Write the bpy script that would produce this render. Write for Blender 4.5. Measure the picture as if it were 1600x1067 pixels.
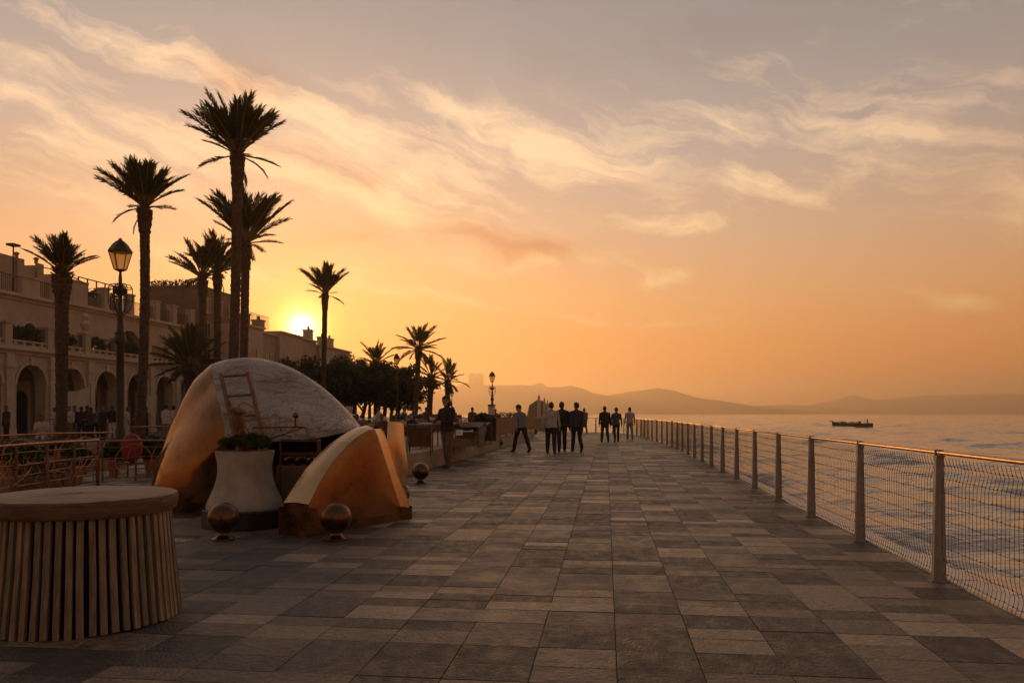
import bpy, bmesh, math, random
import numpy as np
from mathutils import Vector, Matrix, noise

for o in list(bpy.data.objects): bpy.data.objects.remove(o)
scene = bpy.context.scene
COL = scene.collection
R = math.radians
rng = random.Random(11)

# ------------------------------------------------------------------ camera
F = 1235.0            # focal length in photograph pixels (1600 wide)
CAMH = 1.35
HORIZON = 646.0
cam = bpy.data.cameras.new('camera')
cam.sensor_width = 36.0
cam.lens = 36.0 * F / 1600.0
cam.shift_y = (HORIZON - 533.5) / 1600.0
cam.clip_start = 0.1
cam.clip_end = 30000
camo = bpy.data.objects.new('camera', cam)
COL.objects.link(camo)
camo.location = (0, 0, CAMH)
camo.rotation_euler = (R(90), 0, 0)
scene.camera = camo

# ------------------------------------------------------------------ light
SUN_AZ = math.atan2(472 - 800, F)                  # to the left of the view axis
SUN_EL = math.atan2(646 - 513, math.hypot(F, 328))
sun_dir = Vector((math.sin(SUN_AZ) * math.cos(SUN_EL), math.cos(SUN_AZ) * math.cos(SUN_EL), math.sin(SUN_EL)))
sl = bpy.data.lights.new('sun', 'SUN')
sl.energy = 3.2
sl.angle = R(1.2)
sl.color = (1.0, 0.49, 0.16)
slo = bpy.data.objects.new('sun', sl)
COL.objects.link(slo)
slo.location = (0, 0, 60)
slo.rotation_euler = sun_dir.to_track_quat('Z', 'Y').to_euler()

def s2l(c):
    return tuple(((v / 255.0) / 12.92 if v / 255.0 <= 0.04045 else ((v / 255.0 + 0.055) / 1.055) ** 2.4) for v in c)

world = bpy.data.worlds.new('World')
scene.world = world
world.use_nodes = True
wt = world.node_tree
wt.nodes.clear()
def wn(kind, **kw):
    n = wt.nodes.new(kind)
    for k, v in kw.items(): setattr(n, k, v)
    return n
def wlink(a, b): wt.links.new(a, b)
def wmath(op, a, b=None, clamp=False):
    n = wn('ShaderNodeMath', operation=op, use_clamp=clamp)
    for i, v in enumerate((a, b)):
        if v is None: continue
        if isinstance(v, (int, float)): n.inputs[i].default_value = v
        else: wlink(v, n.inputs[i])
    return n.outputs[0]
def wmix(fac, a, b, blend='MIX'):
    n = wn('ShaderNodeMix', data_type='RGBA', blend_type=blend)
    if isinstance(fac, (int, float)): n.inputs[0].default_value = fac
    else: wlink(fac, n.inputs[0])
    for i, v in ((6, a), (7, b)):
        if isinstance(v, tuple): n.inputs[i].default_value = (*v[:3], 1)
        else: wlink(v, n.inputs[i])
    return n.outputs[2]
def wramp(x, stops, interp='LINEAR'):
    n = wn('ShaderNodeValToRGB')
    n.color_ramp.interpolation = interp
    cr = n.color_ramp
    while len(cr.elements) < len(stops): cr.elements.new(0.5)
    for e, (p, c) in zip(cr.elements, stops):
        e.position = p
        e.color = (*c, 1) if isinstance(c, tuple) else (c, c, c, 1)
    wlink(x, n.inputs[0])
    return n.outputs[0]

tc = wn('ShaderNodeTexCoord')
DIR = tc.outputs['Generated']
sep = wn('ShaderNodeSeparateXYZ'); wlink(DIR, sep.inputs[0])
zc = wmath('MAXIMUM', sep.outputs[2], 0.0)
dotn = wn('ShaderNodeVectorMath', operation='DOT_PRODUCT'); wlink(DIR, dotn.inputs[0]); dotn.inputs[1].default_value = sun_dir
sdot = wmath('MAXIMUM', dotn.outputs['Value'], 0.0)
# clear air behind the clouds: the physical sky, toned by the dusk gradient
sky = wn('ShaderNodeTexSky', sky_type='NISHITA', sun_disc=False)
sky.sun_elevation = SUN_EL
sky.sun_rotation = SUN_AZ
sky.dust_density = 4.0
sky.air_density = 1.4
skyc = wmix(1.0, sky.outputs[0], (0.05, 0.05, 0.05), 'MULTIPLY')
grad = wramp(zc, [(0.0, s2l((242, 134, 56))), (0.07, s2l((240, 151, 74))), (0.14, s2l((229, 169, 114))),
                  (0.22, s2l((210, 174, 143))), (0.31, s2l((183, 168, 158))), (0.40, s2l((158, 155, 153))), (0.48, s2l((142, 143, 146))), (1.0, s2l((104, 104, 108)))])
base = wmix(0.90, skyc, grad)
# the half of the sky away from the sun is dimmer
side = wmath('MULTIPLY_ADD', dotn.outputs['Value'], 0.5); wt.nodes[-1].inputs[2].default_value = 0.5
dim = wramp(side, [(0.0, (0.41, 0.375, 0.355)), (0.55, (0.50, 0.455, 0.43)), (0.85, (0.88, 0.83, 0.80)), (0.95, (0.97, 0.96, 0.95)), (1.0, (1.05, 1.03, 1.0))])
base = wmix(1.0, base, dim, 'MULTIPLY')
# thin high cloud on a plane far overhead
az = wmath('ARCTAN2', sep.outputs[0], sep.outputs[1])
el = wmath('ARCSINE', sep.outputs[2])
comb = wn('ShaderNodeCombineXYZ'); wlink(az, comb.inputs[0]); wlink(el, comb.inputs[1])
wq = wn('ShaderNodeTexNoise'); wq.inputs['Scale'].default_value = 5.0; wq.inputs['Detail'].default_value = 5; wq.inputs['Roughness'].default_value = 0.55
wlink(comb.outputs[0], wq.inputs['Vector'])
wsub = wn('ShaderNodeVectorMath', operation='SUBTRACT'); wlink(wq.outputs['Color'], wsub.inputs[0]); wsub.inputs[1].default_value = (0.5, 0.5, 0.5)
wscl = wn('ShaderNodeVectorMath', operation='MULTIPLY'); wlink(wsub.outputs[0], wscl.inputs[0]); wscl.inputs[1].default_value = (0.17, 0.10, 0)
wadd = wn('ShaderNodeVectorMath', operation='ADD'); wlink(comb.outputs[0], wadd.inputs[0]); wlink(wscl.outputs[0], wadd.inputs[1])
WARP = wadd.outputs[0]
def cloud_noise(scale, rot, stretch, detail, rough, dist, off, lac=2.0, src=None):
    mp = wn('ShaderNodeMapping')
    mp.inputs['Rotation'].default_value = (0, 0, R(rot))
    mp.inputs['Scale'].default_value = stretch
    mp.inputs['Location'].default_value = off
    # turn first, then stretch
    m0 = wn('ShaderNodeMapping'); m0.inputs['Rotation'].default_value = (0, 0, R(rot)); wlink(src or WARP, m0.inputs[0])
    mp.inputs['Rotation'].default_value = (0, 0, 0)
    wlink(m0.outputs[0], mp.inputs[0])
    n = wn('ShaderNodeTexNoise')
    n.inputs['Scale'].default_value = scale
    n.inputs['Detail'].default_value = detail
    n.inputs['Roughness'].default_value = rough
    n.inputs['Distortion'].default_value = dist
    n.inputs['Lacunarity'].default_value = lac
    wlink(mp.outputs[0], n.inputs['Vector'])
    return n.outputs[0]
def bank(px, py, rx, ry, w, tilt=0.0):
    """one bank of cloud: where it floats in the sky (azimuth, elevation) and how far it spreads"""
    a0 = math.atan((px - 800)/F); e0 = math.atan((646 - py)/F*math.cos(a0))
    mp = wn('ShaderNodeMapping', vector_type='TEXTURE')
    mp.inputs['Location'].default_value = (a0, e0, 0); mp.inputs['Rotation'].default_value = (0, 0, R(-tilt))
    mp.inputs['Scale'].default_value = (rx/F, ry/F, 1)
    wlink(WARP, mp.inputs[0])
    d = wn('ShaderNodeVectorMath', operation='DOT_PRODUCT'); wlink(mp.outputs[0], d.inputs[0]); wlink(mp.outputs[0], d.inputs[1])
    return wmath('MULTIPLY', wmath('POWER', 2.718, wmath('MULTIPLY', d.outputs['Value'], -0.9)), w)
def banks(lst):
    t = None
    for q in lst:
        v = bank(*q); t = v if t is None else wmath('ADD', t, v)
    return wmath('MINIMUM', t, 1.0)
azn = wmath('DIVIDE', wmath('ABSOLUTE', az), 3.1416)
away = wmath('MAXIMUM', wramp(azn, [(0.20, 0.0), (0.30, 1.0)]), wramp(zc, [(0.5, 0.0), (0.62, 1.0)]))
big = cloud_noise(2.0, 20, (1.0, 1.8, 1), 4, 0.5, 0.2, (3.1, 0.4, 0))
cov = banks([(250, 75, 190, 50, 0.95, 10), (50, 100, 130, 38, 0.65, 6), (740, 185, 150, 38, 0.75, 14), (850, 260, 260, 60, 0.75, 8), (1100, 185, 170, 60, 0.6, 0), (1400, 220, 200, 95, 0.85, -8), (640, 330, 200, 45, 0.75, 10), (170, 315, 230, 55, 0.7, 0),
             (1030, 355, 60, 28, 0.75, 8), (1090, 368, 45, 14, 0.8, -8), (850, 418, 190, 22, 0.75, 0), (1195, 295, 65, 20, 0.8, 15), (1050, 438, 65, 16, 0.7, -10), (930, 492, 150, 8, 0.95, 4), (1490, 455, 90, 14, 0.75, 8), (1600, 340, 60, 45, 0.7, 0), (440, 430, 190, 30, 0.8, 0), (330, 240, 200, 40, 0.6, 4), (90, 235, 130, 30, 0.6, 0), (560, 275, 170, 40, 0.6, 8), (720, 470, 160, 10, 0.7, 2), (500, 180, 150, 40, 0.55, 5), (60, 165, 60, 14, 0.6, 10), (1250, 60, 260, 40, 0.4, 0)])
cov = wmath('MAXIMUM', cov, wmath('MULTIPLY', wmath('MULTIPLY', wramp(big, [(0.42, 0.0), (0.6, 1.0)], 'EASE'), away), 0.8))
fib = cloud_noise(11.0, 18, (0.36, 2.3, 1), 8, 0.64, 0.2, (0.6, 5.2, 0), 2.1)
puff = cloud_noise(15.0, -6, (0.8, 1.4, 1), 8, 0.62, 0.2, (2.2, 8.2, 0), 2.1)
tex = wmath('ADD', wmath('MULTIPLY', fib, 0.7), wmath('MULTIPLY', puff, 0.3))
thr = wmath('SUBTRACT', 0.60, wmath('MULTIPLY', cov, 0.20))
cm = wmath('DIVIDE', wmath('SUBTRACT', tex, thr), 0.17)
cm = wmath('MULTIPLY', wmath('MINIMUM', wmath('MAXIMUM', cm, 0.0), 1.0), wmath('MINIMUM', wmath('ADD', wmath('MULTIPLY', cov, 0.9), 0.12), 1.0))
fadeh = wramp(zc, [(0.05, 0.0), (0.10, 0.8), (0.16, 1.0), (1.0, 1.0)])
cm = wmath('MULTIPLY', cm, fadeh)
ccol = wramp(zc, [(0.0, s2l((246, 180, 104))), (0.16, s2l((255, 216, 156))), (0.30, s2l((255, 222, 180))), (0.5, s2l((240, 212, 182))), (1.0, s2l((150, 140, 134)))])
ccol = wmix(1.0, wmix(1.0, ccol, (0.93, 0.92, 0.92), 'MULTIPLY'), dim, 'MULTIPLY')
shb = banks([(480, 265, 130, 32, 0.8, 8), (830, 402, 95, 13, 1.0, -4), (330, 135, 80, 36, 0.6, 0), (640, 382, 150, 20, 0.9, 0), (60, 300, 120, 35, 0.5, 0), (380, 110, 70, 25, 0.5, 10), (1000, 60, 300, 50, 0.3, 0), (760, 395, 60, 14, 0.6, 0)])
shade = cloud_noise(9.0, 10, (0.6, 1.8, 1), 5, 0.56, 0.2, (7.7, 1.9, 0))
shm = wmath('MULTIPLY', wmath('MULTIPLY', wramp(shade, [(0.36, 0.0), (0.60, 1.0)], 'EASE'), shb), fadeh)
c1 = wmix(cm, base, ccol)
dark = wmix(1.0, c1, s2l((228, 205, 196)), 'MULTIPLY')
c1 = wmix(wmath('MULTIPLY', shm, 0.9), c1, dark)
def glow(power, col):
    p = wmath('POWER', sdot, power)
    n = wn('ShaderNodeVectorMath', operation='SCALE'); n.inputs[0].default_value = col; wlink(p, n.inputs['Scale'])
    return n.outputs[0]
tot = c1
for power, col in ((22, (0.06, 0.018, 0.0)), (120, (0.18, 0.065, 0.0)), (600, (0.34, 0.17, 0.0)), (2000, (0.9, 0.5, 0.08)), (5000, (2.2, 1.5, 0.5)), (12000, (5.5, 4.4, 2.4))):
    tot = wmix(1.0, tot, glow(power, col), 'ADD')
bg = wn('ShaderNodeBackground'); wlink(tot, bg.inputs[0]); bg.inputs[1].default_value = 1.17
world.cycles.sampling_method = 'MANUAL'; world.cycles.sample_map_resolution = 512
wo = wn('ShaderNodeOutputWorld'); wlink(bg.outputs[0], wo.inputs[0])

# ------------------------------------------------------------------ exposure
scene.view_settings.view_transform = 'Standard'
scene.view_settings.look = 'None'
scene.view_settings.exposure = 0.0
scene.view_settings.gamma = 1.0
scene.view_settings.use_curve_mapping = False
scene.render.engine = 'CYCLES'
cy = scene.cycles
cy.use_denoising = True
cy.max_bounces = 6; cy.diffuse_bounces = 3; cy.glossy_bounces = 3; cy.transmission_bounces = 4; cy.volume_bounces = 0
cy.transparent_max_bounces = 6
cy.sample_clamp_indirect = 6.0

# ------------------------------------------------------------------ helpers
def pix(px, py, Y):
    """a photograph pixel at distance Y in front of the camera -> place in the world"""
    return Vector(((px - 800.0) / F * Y, Y, CAMH - (py - HORIZON) / F * Y))
def gx(px, Y): return (px - 800.0) / F * Y
def gz(py, Y): return CAMH - (py - HORIZON) / F * Y

class MB:
    def __init__(s): s.v = []; s.f = []; s.m = []; s.cm = 0
    def add(s, vs, fs):
        b = len(s.v); s.v.extend([tuple(p) for p in vs])
        for q in fs: s.f.append(tuple(b + i for i in q)); s.m.append(s.cm)
    def box(s, x0, x1, y0, y1, z0, z1):
        s.add([(x0,y0,z0),(x1,y0,z0),(x1,y1,z0),(x0,y1,z0),(x0,y0,z1),(x1,y0,z1),(x1,y1,z1),(x0,y1,z1)],
              [(0,3,2,1),(4,5,6,7),(0,1,5,4),(1,2,6,5),(2,3,7,6),(3,0,4,7)])
    def cbox(s, x0, x1, y0, y1, z0, z1, c):
        """box whose upper edges and corners are chamfered"""
        s.add([(x0,y0,z0),(x1,y0,z0),(x1,y1,z0),(x0,y1,z0),(x0,y0,z1-c),(x1,y0,z1-c),(x1,y1,z1-c),(x0,y1,z1-c),
               (x0+c,y0+c,z1),(x1-c,y0+c,z1),(x1-c,y1-c,z1),(x0+c,y1-c,z1)],
              [(0,3,2,1),(8,9,10,11)] + [(i,(i+1)%4,4+(i+1)%4,4+i) for i in range(4)] + [(4+i,4+(i+1)%4,8+(i+1)%4,8+i) for i in range(4)])
    def tube(s, pts, r, n=6, cap=True, closed=False):
        pts = [Vector(p) for p in pts]; m = len(pts)
        rs = r if isinstance(r, (list, tuple)) else [r] * m
        vs = []; up = Vector((0, 0, 1)); prev = None
        for i, p in enumerate(pts):
            a = pts[(i - 1) % m] if (closed or i > 0) else p
            b = pts[(i + 1) % m] if (closed or i < m - 1) else p
            d = (b - a)
            if d.length < 1e-9: d = Vector((0, 0, 1))
            d.normalize()
            if prev is None:
                u = d.cross(up)
                if u.length < 0.15: u = d.cross(Vector((0, 1, 0)))
            else:
                u = prev - d * prev.dot(d)
                if u.length < 1e-6: u = d.cross(up)
            u.normalize(); prev = u
            w = d.cross(u)
            for k in range(n):
                t = 2 * math.pi * k / n
                vs.append(p + (u * math.cos(t) + w * math.sin(t)) * rs[i])
        fs = []
        for i in range(m if closed else m - 1):
            j = (i + 1) % m
            for k in range(n):
                l = (k + 1) % n
                fs.append((i*n+k, i*n+l, j*n+l, j*n+k))
        if cap and not closed:
            fs.append(tuple(range(n))[::-1]); fs.append(tuple((m-1)*n + k for k in range(n)))
        s.add(vs, fs)
    def lathe(s, prof, n=24, c=(0, 0, 0), cap=True, sx=1.0, sy=1.0):
        vs = []; m = len(prof)
        for r, z in prof:
            for k in range(n):
                t = 2 * math.pi * k / n
                vs.append((c[0] + r*math.cos(t)*sx, c[1] + r*math.sin(t)*sy, c[2] + z))
        fs = []
        for i in range(m - 1):
            for k in range(n):
                l = (k + 1) % n
                fs.append((i*n+k, i*n+l, (i+1)*n+l, (i+1)*n+k))
        if cap:
            fs.append(tuple(range(n))[::-1]); fs.append(tuple((m-1)*n + k for k in range(n)))
        s.add(vs, fs)
    def ball(s, c, r, n=16, m=10):
        rx, ry, rz = r if isinstance(r, (tuple, list)) else (r, r, r)
        vs = [(c[0], c[1], c[2] - rz)]
        for i in range(1, m):
            a = -math.pi/2 + math.pi*i/m
            for k in range(n):
                t = 2*math.pi*k/n
                vs.append((c[0]+rx*math.cos(a)*math.cos(t), c[1]+ry*math.cos(a)*math.sin(t), c[2]+rz*math.sin(a)))
        vs.append((c[0], c[1], c[2] + rz))
        fs = [(0, 1+(k+1)%n, 1+k) for k in range(n)]
        for i in range(m - 2):
            for k in range(n):
                fs.append((1+i*n+k, 1+i*n+(k+1)%n, 1+(i+1)*n+(k+1)%n, 1+(i+1)*n+k))
        L = len(vs) - 1; b = 1+(m-2)*n
        fs += [(b+k, b+(k+1)%n, L) for k in range(n)]
        s.add(vs, fs)
    def grid(s, P):
        """P: list of rows of points"""
        nr, nc = len(P), len(P[0])
        s.add([p for row in P for p in row], [(i*nc+j, i*nc+j+1, (i+1)*nc+j+1, (i+1)*nc+j) for i in range(nr-1) for j in range(nc-1)])
    def prism(s, pts, off):
        """polygon pts extruded by vector off"""
        n = len(pts); off = Vector(off)
        s.add([Vector(p) for p in pts] + [Vector(p) + off for p in pts],
              [tuple(range(n))[::-1], tuple(range(n, 2*n))] + [(i, (i+1)%n, n+(i+1)%n, n+i) for i in range(n)])
    def mesh(s, name, mats, smooth=0):
        me = bpy.data.meshes.new(name)
        me.from_pydata(s.v, [], s.f)
        for m in (mats if isinstance(mats, (list, tuple)) else [mats]): me.materials.append(m)
        if any(s.m): me.polygons.foreach_set('material_index', s.m)
        if smooth:
            me.polygons.foreach_set('use_smooth', [True]*len(s.f))
            if smooth < 180: me.set_sharp_from_angle(angle=R(smooth))
        me.update()
        return me
    def build(s, name, mats, parent=None, smooth=0, **kw):
        return ob(name, s.mesh(name, mats, smooth), parent, **kw)

def ob(name, me, parent=None, loc=None, rot=None, scale=None, label=None, cat=None, group=None, kind=None):
    o = bpy.data.objects.new(name, me)
    COL.objects.link(o)
    if parent is not None: o.parent = parent
    if loc is not None: o.location = loc
    if rot is not None: o.rotation_euler = rot
    if scale is not None: o.scale = scale
    tag(o, label, cat, group, kind)
    return o
def tag(o, label=None, cat=None, group=None, kind=None):
    if label: o['label'] = label
    if cat: o['category'] = cat
    if group: o['group'] = group
    if kind: o['kind'] = kind
    return o
def thing(name, label, cat, loc=(0, 0, 0), rz=0.0, group=None):
    return ob(name, None, None, loc, (0, 0, rz), None, label, cat, group)
def copy_tree(o, parent=None):
    c = o.copy(); COL.objects.link(c); c.parent = parent
    for ch in list(o.children): copy_tree(ch, c)
    return c

# ------------------------------------------------------------------ materials
def mat(name, col, rough=0.7, metal=0.0, var=0.25, scale=6.0, bump=0.0, bscale=30.0, spec=0.5, stretch=(1, 1, 1), col2=None, coords='Object', rvar=0.0, detail=6.0, contrast=(0.3, 0.7)):
    m = bpy.data.materials.new(name); m.use_nodes = True
    nt = m.node_tree; b = nt.nodes['Principled BSDF']
    b.inputs['Roughness'].default_value = rough
    b.inputs['Metallic'].default_value = metal
    b.inputs['Specular IOR Level'].default_value = spec
    if coords == 'World':
        g = nt.nodes.new('ShaderNodeNewGeometry'); src = g.outputs['Position']
    else:
        t = nt.nodes.new('ShaderNodeTexCoord'); src = t.outputs[coords]
    mp = nt.nodes.new('ShaderNodeMapping'); mp.inputs['Scale'].default_value = stretch
    nt.links.new(src, mp.inputs[0])
    n1 = nt.nodes.new('ShaderNodeTexNoise'); n1.inputs['Scale'].default_value = scale; n1.inputs['Detail'].default_value = detail
    n1.inputs['Roughness'].default_value = 0.62
    nt.links.new(mp.outputs[0], n1.inputs['Vector'])
    cr = nt.nodes.new('ShaderNodeValToRGB')
    c2 = col2 if col2 else tuple(min(1, c * (1 + var)) for c in col)
    c1 = col if col2 else tuple(c * (1 - var) for c in col)
    cr.color_ramp.elements[0].position = contrast[0]; cr.color_ramp.elements[0].color = (*c1, 1)
    cr.color_ramp.elements[1].position = contrast[1]; cr.color_ramp.elements[1].color = (*c2, 1)
    nt.links.new(n1.outputs[0], cr.inputs[0]); nt.links.new(cr.outputs[0], b.inputs['Base Color'])
    if rvar:
        mr = nt.nodes.new('ShaderNodeMapRange'); mr.inputs['To Min'].default_value = max(0.03, rough - rvar); mr.inputs['To Max'].default_value = min(1, rough + rvar)
        mr.inputs['From Min'].default_value = 0.3; mr.inputs['From Max'].default_value = 0.7
        nt.links.new(n1.outputs[0], mr.inputs[0]); nt.links.new(mr.outputs[0], b.inputs['Roughness'])
    if bump:
        n2 = nt.nodes.new('ShaderNodeTexNoise'); n2.inputs['Scale'].default_value = bscale; n2.inputs['Detail'].default_value = 6
        nt.links.new(mp.outputs[0], n2.inputs['Vector'])
        bp = nt.nodes.new('ShaderNodeBump'); bp.inputs['Strength'].default_value = bump; bp.inputs['Distance'].default_value = 0.02
        nt.links.new(n2.outputs[0], bp.inputs['Height']); nt.links.new(bp.outputs[0], b.inputs['Normal'])
    return m
def leafmat(name, col, trans=0.25):
    m = mat(name, col, 0.6, var=0.35, scale=1.3, spec=0.25)
    nt = m.node_tree; b = nt.nodes['Principled BSDF']; out = nt.nodes['Material Output']
    tr = nt.nodes.new('ShaderNodeBsdfTranslucent'); tr.inputs[0].default_value = (col[0]*2.2, col[1]*2.0, col[2]*1.0, 1)
    mx = nt.nodes.new('ShaderNodeMixShader'); mx.inputs[0].default_value = trans
    nt.links.new(b.outputs[0], mx.inputs[1]); nt.links.new(tr.outputs[0], mx.inputs[2]); nt.links.new(mx.outputs[0], out.inputs[0])
    return m

M = {}
M['joint'] = mat('paving_joint', (0.055, 0.047, 0.04), 0.95, coords='World', scale=3)
STONE = []
def stone(c, r, i):
    m = mat('paving_stone', c, r, var=0.34, scale=3.0 + 0.7*i, bump=0.8, bscale=32, coords='World', rvar=0.2, stretch=(1 + 0.4*(i % 3), 1, 1), contrast=(0.30, 0.72), detail=10)
    nt = m.node_tree; b = nt.nodes['Principled BSDF']; L = nt.links.new
    ramp = [n for n in nt.nodes if n.type == 'VALTORGB'][0]
    geo = [n for n in nt.nodes if n.type == 'NEW_GEOMETRY'][0]
    # scuffs and pale worn patches with their own outline
    mp = nt.nodes.new('ShaderNodeMapping'); mp.inputs['Scale'].default_value = (1, 2.3, 1); mp.inputs['Rotation'].default_value = (0, 0, 0.5*i); L(geo.outputs['Position'], mp.inputs[0])
    n = nt.nodes.new('ShaderNodeTexNoise'); n.inputs['Scale'].default_value = 9 + 1.5*i; n.inputs['Detail'].default_value = 9; n.inputs['Roughness'].default_value = 0.72; n.inputs['Distortion'].default_value = 0.6
    L(mp.outputs[0], n.inputs['Vector'])
    r2 = nt.nodes.new('ShaderNodeValToRGB'); r2.color_ramp.elements[0].position = 0.36; r2.color_ramp.elements[0].color = (0.5, 0.48, 0.46, 1); r2.color_ramp.elements[1].position = 0.66; r2.color_ramp.elements[1].color = (1.55, 1.52, 1.46, 1)
    L(n.outputs[0], r2.inputs[0])
    mx = nt.nodes.new('ShaderNodeMix'); mx.data_type = 'RGBA'; mx.blend_type = 'MULTIPLY'; mx.inputs[0].default_value = 0.85
    L(ramp.outputs[0], mx.inputs[6]); L(r2.outputs[0], mx.inputs[7])
    # damp and worn drifts that run on across several slabs
    n3 = nt.nodes.new('ShaderNodeTexNoise'); n3.inputs['Scale'].default_value = 0.7; n3.inputs['Detail'].default_value = 5; L(geo.outputs['Position'], n3.inputs['Vector'])
    r3 = nt.nodes.new('ShaderNodeValToRGB'); r3.color_ramp.elements[0].position = 0.35; r3.color_ramp.elements[0].color = (0.78, 0.77, 0.76, 1); r3.color_ramp.elements[1].position = 0.65; r3.color_ramp.elements[1].color = (1.15, 1.14, 1.12, 1)
    L(n3.outputs[0], r3.inputs[0])
    m3 = nt.nodes.new('ShaderNodeMix'); m3.data_type = 'RGBA'; m3.blend_type = 'MULTIPLY'; m3.inputs[0].default_value = 1.0
    L(mx.outputs[2], m3.inputs[6]); L(r3.outputs[0], m3.inputs[7]); L(m3.outputs[2], b.inputs['Base Color'])
    return m
for i, (c, r) in enumerate([((0.148,0.117,0.094),0.52), ((0.20,0.158,0.124),0.48), ((0.066,0.054,0.046),0.56), ((0.30,0.236,0.18),0.43), ((0.172,0.139,0.113),0.50), ((0.09,0.072,0.06),0.54), ((0.40,0.32,0.245),0.40), ((0.245,0.185,0.136),0.45)]):
    STONE.append(stone(c, r, i))
M['plaza'] = mat('plaza_stone', (0.17, 0.145, 0.125), 0.8, var=0.3, scale=0.8, bump=0.3, coords='World')
M['kerb'] = mat('kerb_stone', (0.36, 0.29, 0.22), 0.75, var=0.25, scale=2.2, bump=0.4, bscale=15, coords='World')
M['palekerb'] = mat('pale_edge_stone', (0.74, 0.66, 0.58), 0.32, var=0.2, scale=4, bump=0.4, coords='World')
M['post'] = mat('painted_post', (0.29, 0.275, 0.26), 0.65, metal=0.0, var=0.2, scale=9, bump=0.1)
M['rail'] = mat('brass_rail', (0.32, 0.17, 0.065), 0.45, metal=1.0, var=0.25, scale=8)
M['wire'] = mat('rusty_wire', (0.13, 0.085, 0.055), 0.6, metal=0.3, var=0.3, scale=20)
M['wood'] = mat('weathered_oak', (0.27, 0.20, 0.142), 0.72, var=0.6, scale=5, bump=0.6, bscale=26, stretch=(6, 6, 0.7), contrast=(0.25, 0.75))
M['wood2'] = mat('grey_oak', (0.24, 0.192, 0.148), 0.75, var=0.6, scale=6, bump=0.6, bscale=30, stretch=(7, 7, 0.6), contrast=(0.25, 0.75))
M['wood3'] = mat('pale_oak', (0.34, 0.256, 0.18), 0.7, var=0.6, scale=5, bump=0.6, bscale=28, stretch=(7, 7, 0.6), contrast=(0.25, 0.75))
M['woodrim'] = mat('oak_rim', (0.17, 0.105, 0.065), 0.7, var=0.55, scale=4, bump=0.8, bscale=16, stretch=(1.2, 1.2, 9), contrast=(0.25, 0.75))  # rim kept darker than the top; its shading is put into the colour
M['woodtop'] = mat('oak_tabletop', (0.36, 0.25, 0.17), 0.62, var=0.45, scale=3.5, bump=0.5, bscale=18, stretch=(0.7, 7, 7), contrast=(0.25, 0.75))
M['darkcore'] = mat('dark_core', (0.012, 0.01, 0.009), 0.95)
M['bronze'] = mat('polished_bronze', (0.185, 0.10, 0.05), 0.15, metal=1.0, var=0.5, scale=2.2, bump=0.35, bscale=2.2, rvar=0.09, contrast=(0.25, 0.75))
M['bronzesatin'] = mat('satin_bronze', (0.27, 0.15, 0.075), 0.33, metal=1.0, var=0.4, scale=2.6, bump=0.12, bscale=6, rvar=0.08, contrast=(0.25, 0.75))
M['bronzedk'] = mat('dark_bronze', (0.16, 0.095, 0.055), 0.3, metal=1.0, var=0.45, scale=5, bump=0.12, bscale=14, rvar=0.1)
M['black'] = mat('black_plinth', (0.02, 0.017, 0.015), 0.55, var=0.4)
M['concrete'] = mat('cast_concrete', (0.40, 0.36, 0.31), 0.75, var=0.3, scale=4, bump=0.35, bscale=24, stretch=(1, 1, 0.6))
M['iron'] = mat('rusted_iron', (0.17, 0.085, 0.045), 0.5, metal=0.6, var=0.4, scale=14, bump=0.2, bscale=40)
M['copper'] = mat('copper_tube', (0.42, 0.19, 0.09), 0.38, metal=0.85, var=0.35, scale=9)
M['lampiron'] = mat('lamp_iron', (0.055, 0.048, 0.036), 0.5, metal=0.4, var=0.3, scale=8, bump=0.15)
M['trunk'] = mat('palm_bark', (0.085, 0.055, 0.036), 0.9, var=0.5, scale=8, bump=0.8, bscale=22)
M['bark'] = mat('tree_bark', (0.10, 0.07, 0.05), 0.9, var=0.4, scale=8, bump=0.6)
M['frond'] = leafmat('palm_frond', (0.055, 0.062, 0.028), 0.22)
M['petiole'] = mat('palm_stalk', (0.17, 0.13, 0.06), 0.6, var=0.3)
M['leaf'] = leafmat('tree_leaf', (0.05, 0.055, 0.025), 0.22)
M['shrub'] = leafmat('shrub_leaf', (0.04, 0.065, 0.026), 0.2)
M['plaster'] = mat('cream_plaster', (0.47, 0.38, 0.295), 0.85, var=0.16, scale=1.1, bump=0.25, bscale=12, coords='World')
M['plaster2'] = mat('warm_plaster', (0.40, 0.31, 0.23), 0.85, var=0.18, scale=0.9, bump=0.25, bscale=12, coords='World')
M['brownwall'] = mat('brown_render', (0.20, 0.145, 0.10), 0.9, var=0.2, scale=0.7, coords='World')
M['trim'] = mat('stone_trim', (0.53, 0.435, 0.345), 0.8, var=0.15, scale=2.0, bump=0.2, coords='World')
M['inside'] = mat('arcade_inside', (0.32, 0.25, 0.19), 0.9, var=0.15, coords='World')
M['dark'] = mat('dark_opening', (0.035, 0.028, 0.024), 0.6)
M['glassdk'] = mat('window_glass', (0.03, 0.028, 0.028), 0.12, var=0.1, spec=0.7)
M['railiron'] = mat('balcony_iron', (0.06, 0.045, 0.035), 0.6, metal=0.3)
M['cloth'] = mat('off_white_cloth', (0.62, 0.55, 0.47), 0.9, var=0.12, scale=3, bump=0.3, bscale=4)
M['red'] = mat('red_cover', (0.27, 0.02, 0.028), 0.6, var=0.25, scale=5, bump=0.2)
M['terracotta'] = mat('terracotta', (0.34, 0.15, 0.08), 0.8, var=0.2)
M['mountain'] = mat('mountain_rock', (0.13, 0.11, 0.09), 0.95, var=0.3, scale=0.004, coords='World')
M['hull'] = mat('boat_hull', (0.06, 0.045, 0.04), 0.6)
M['tarp'] = mat('stall_tarpaulin', (0.20, 0.13, 0.08), 0.7, var=0.4, scale=2.5, bump=0.4, bscale=6)
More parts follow.
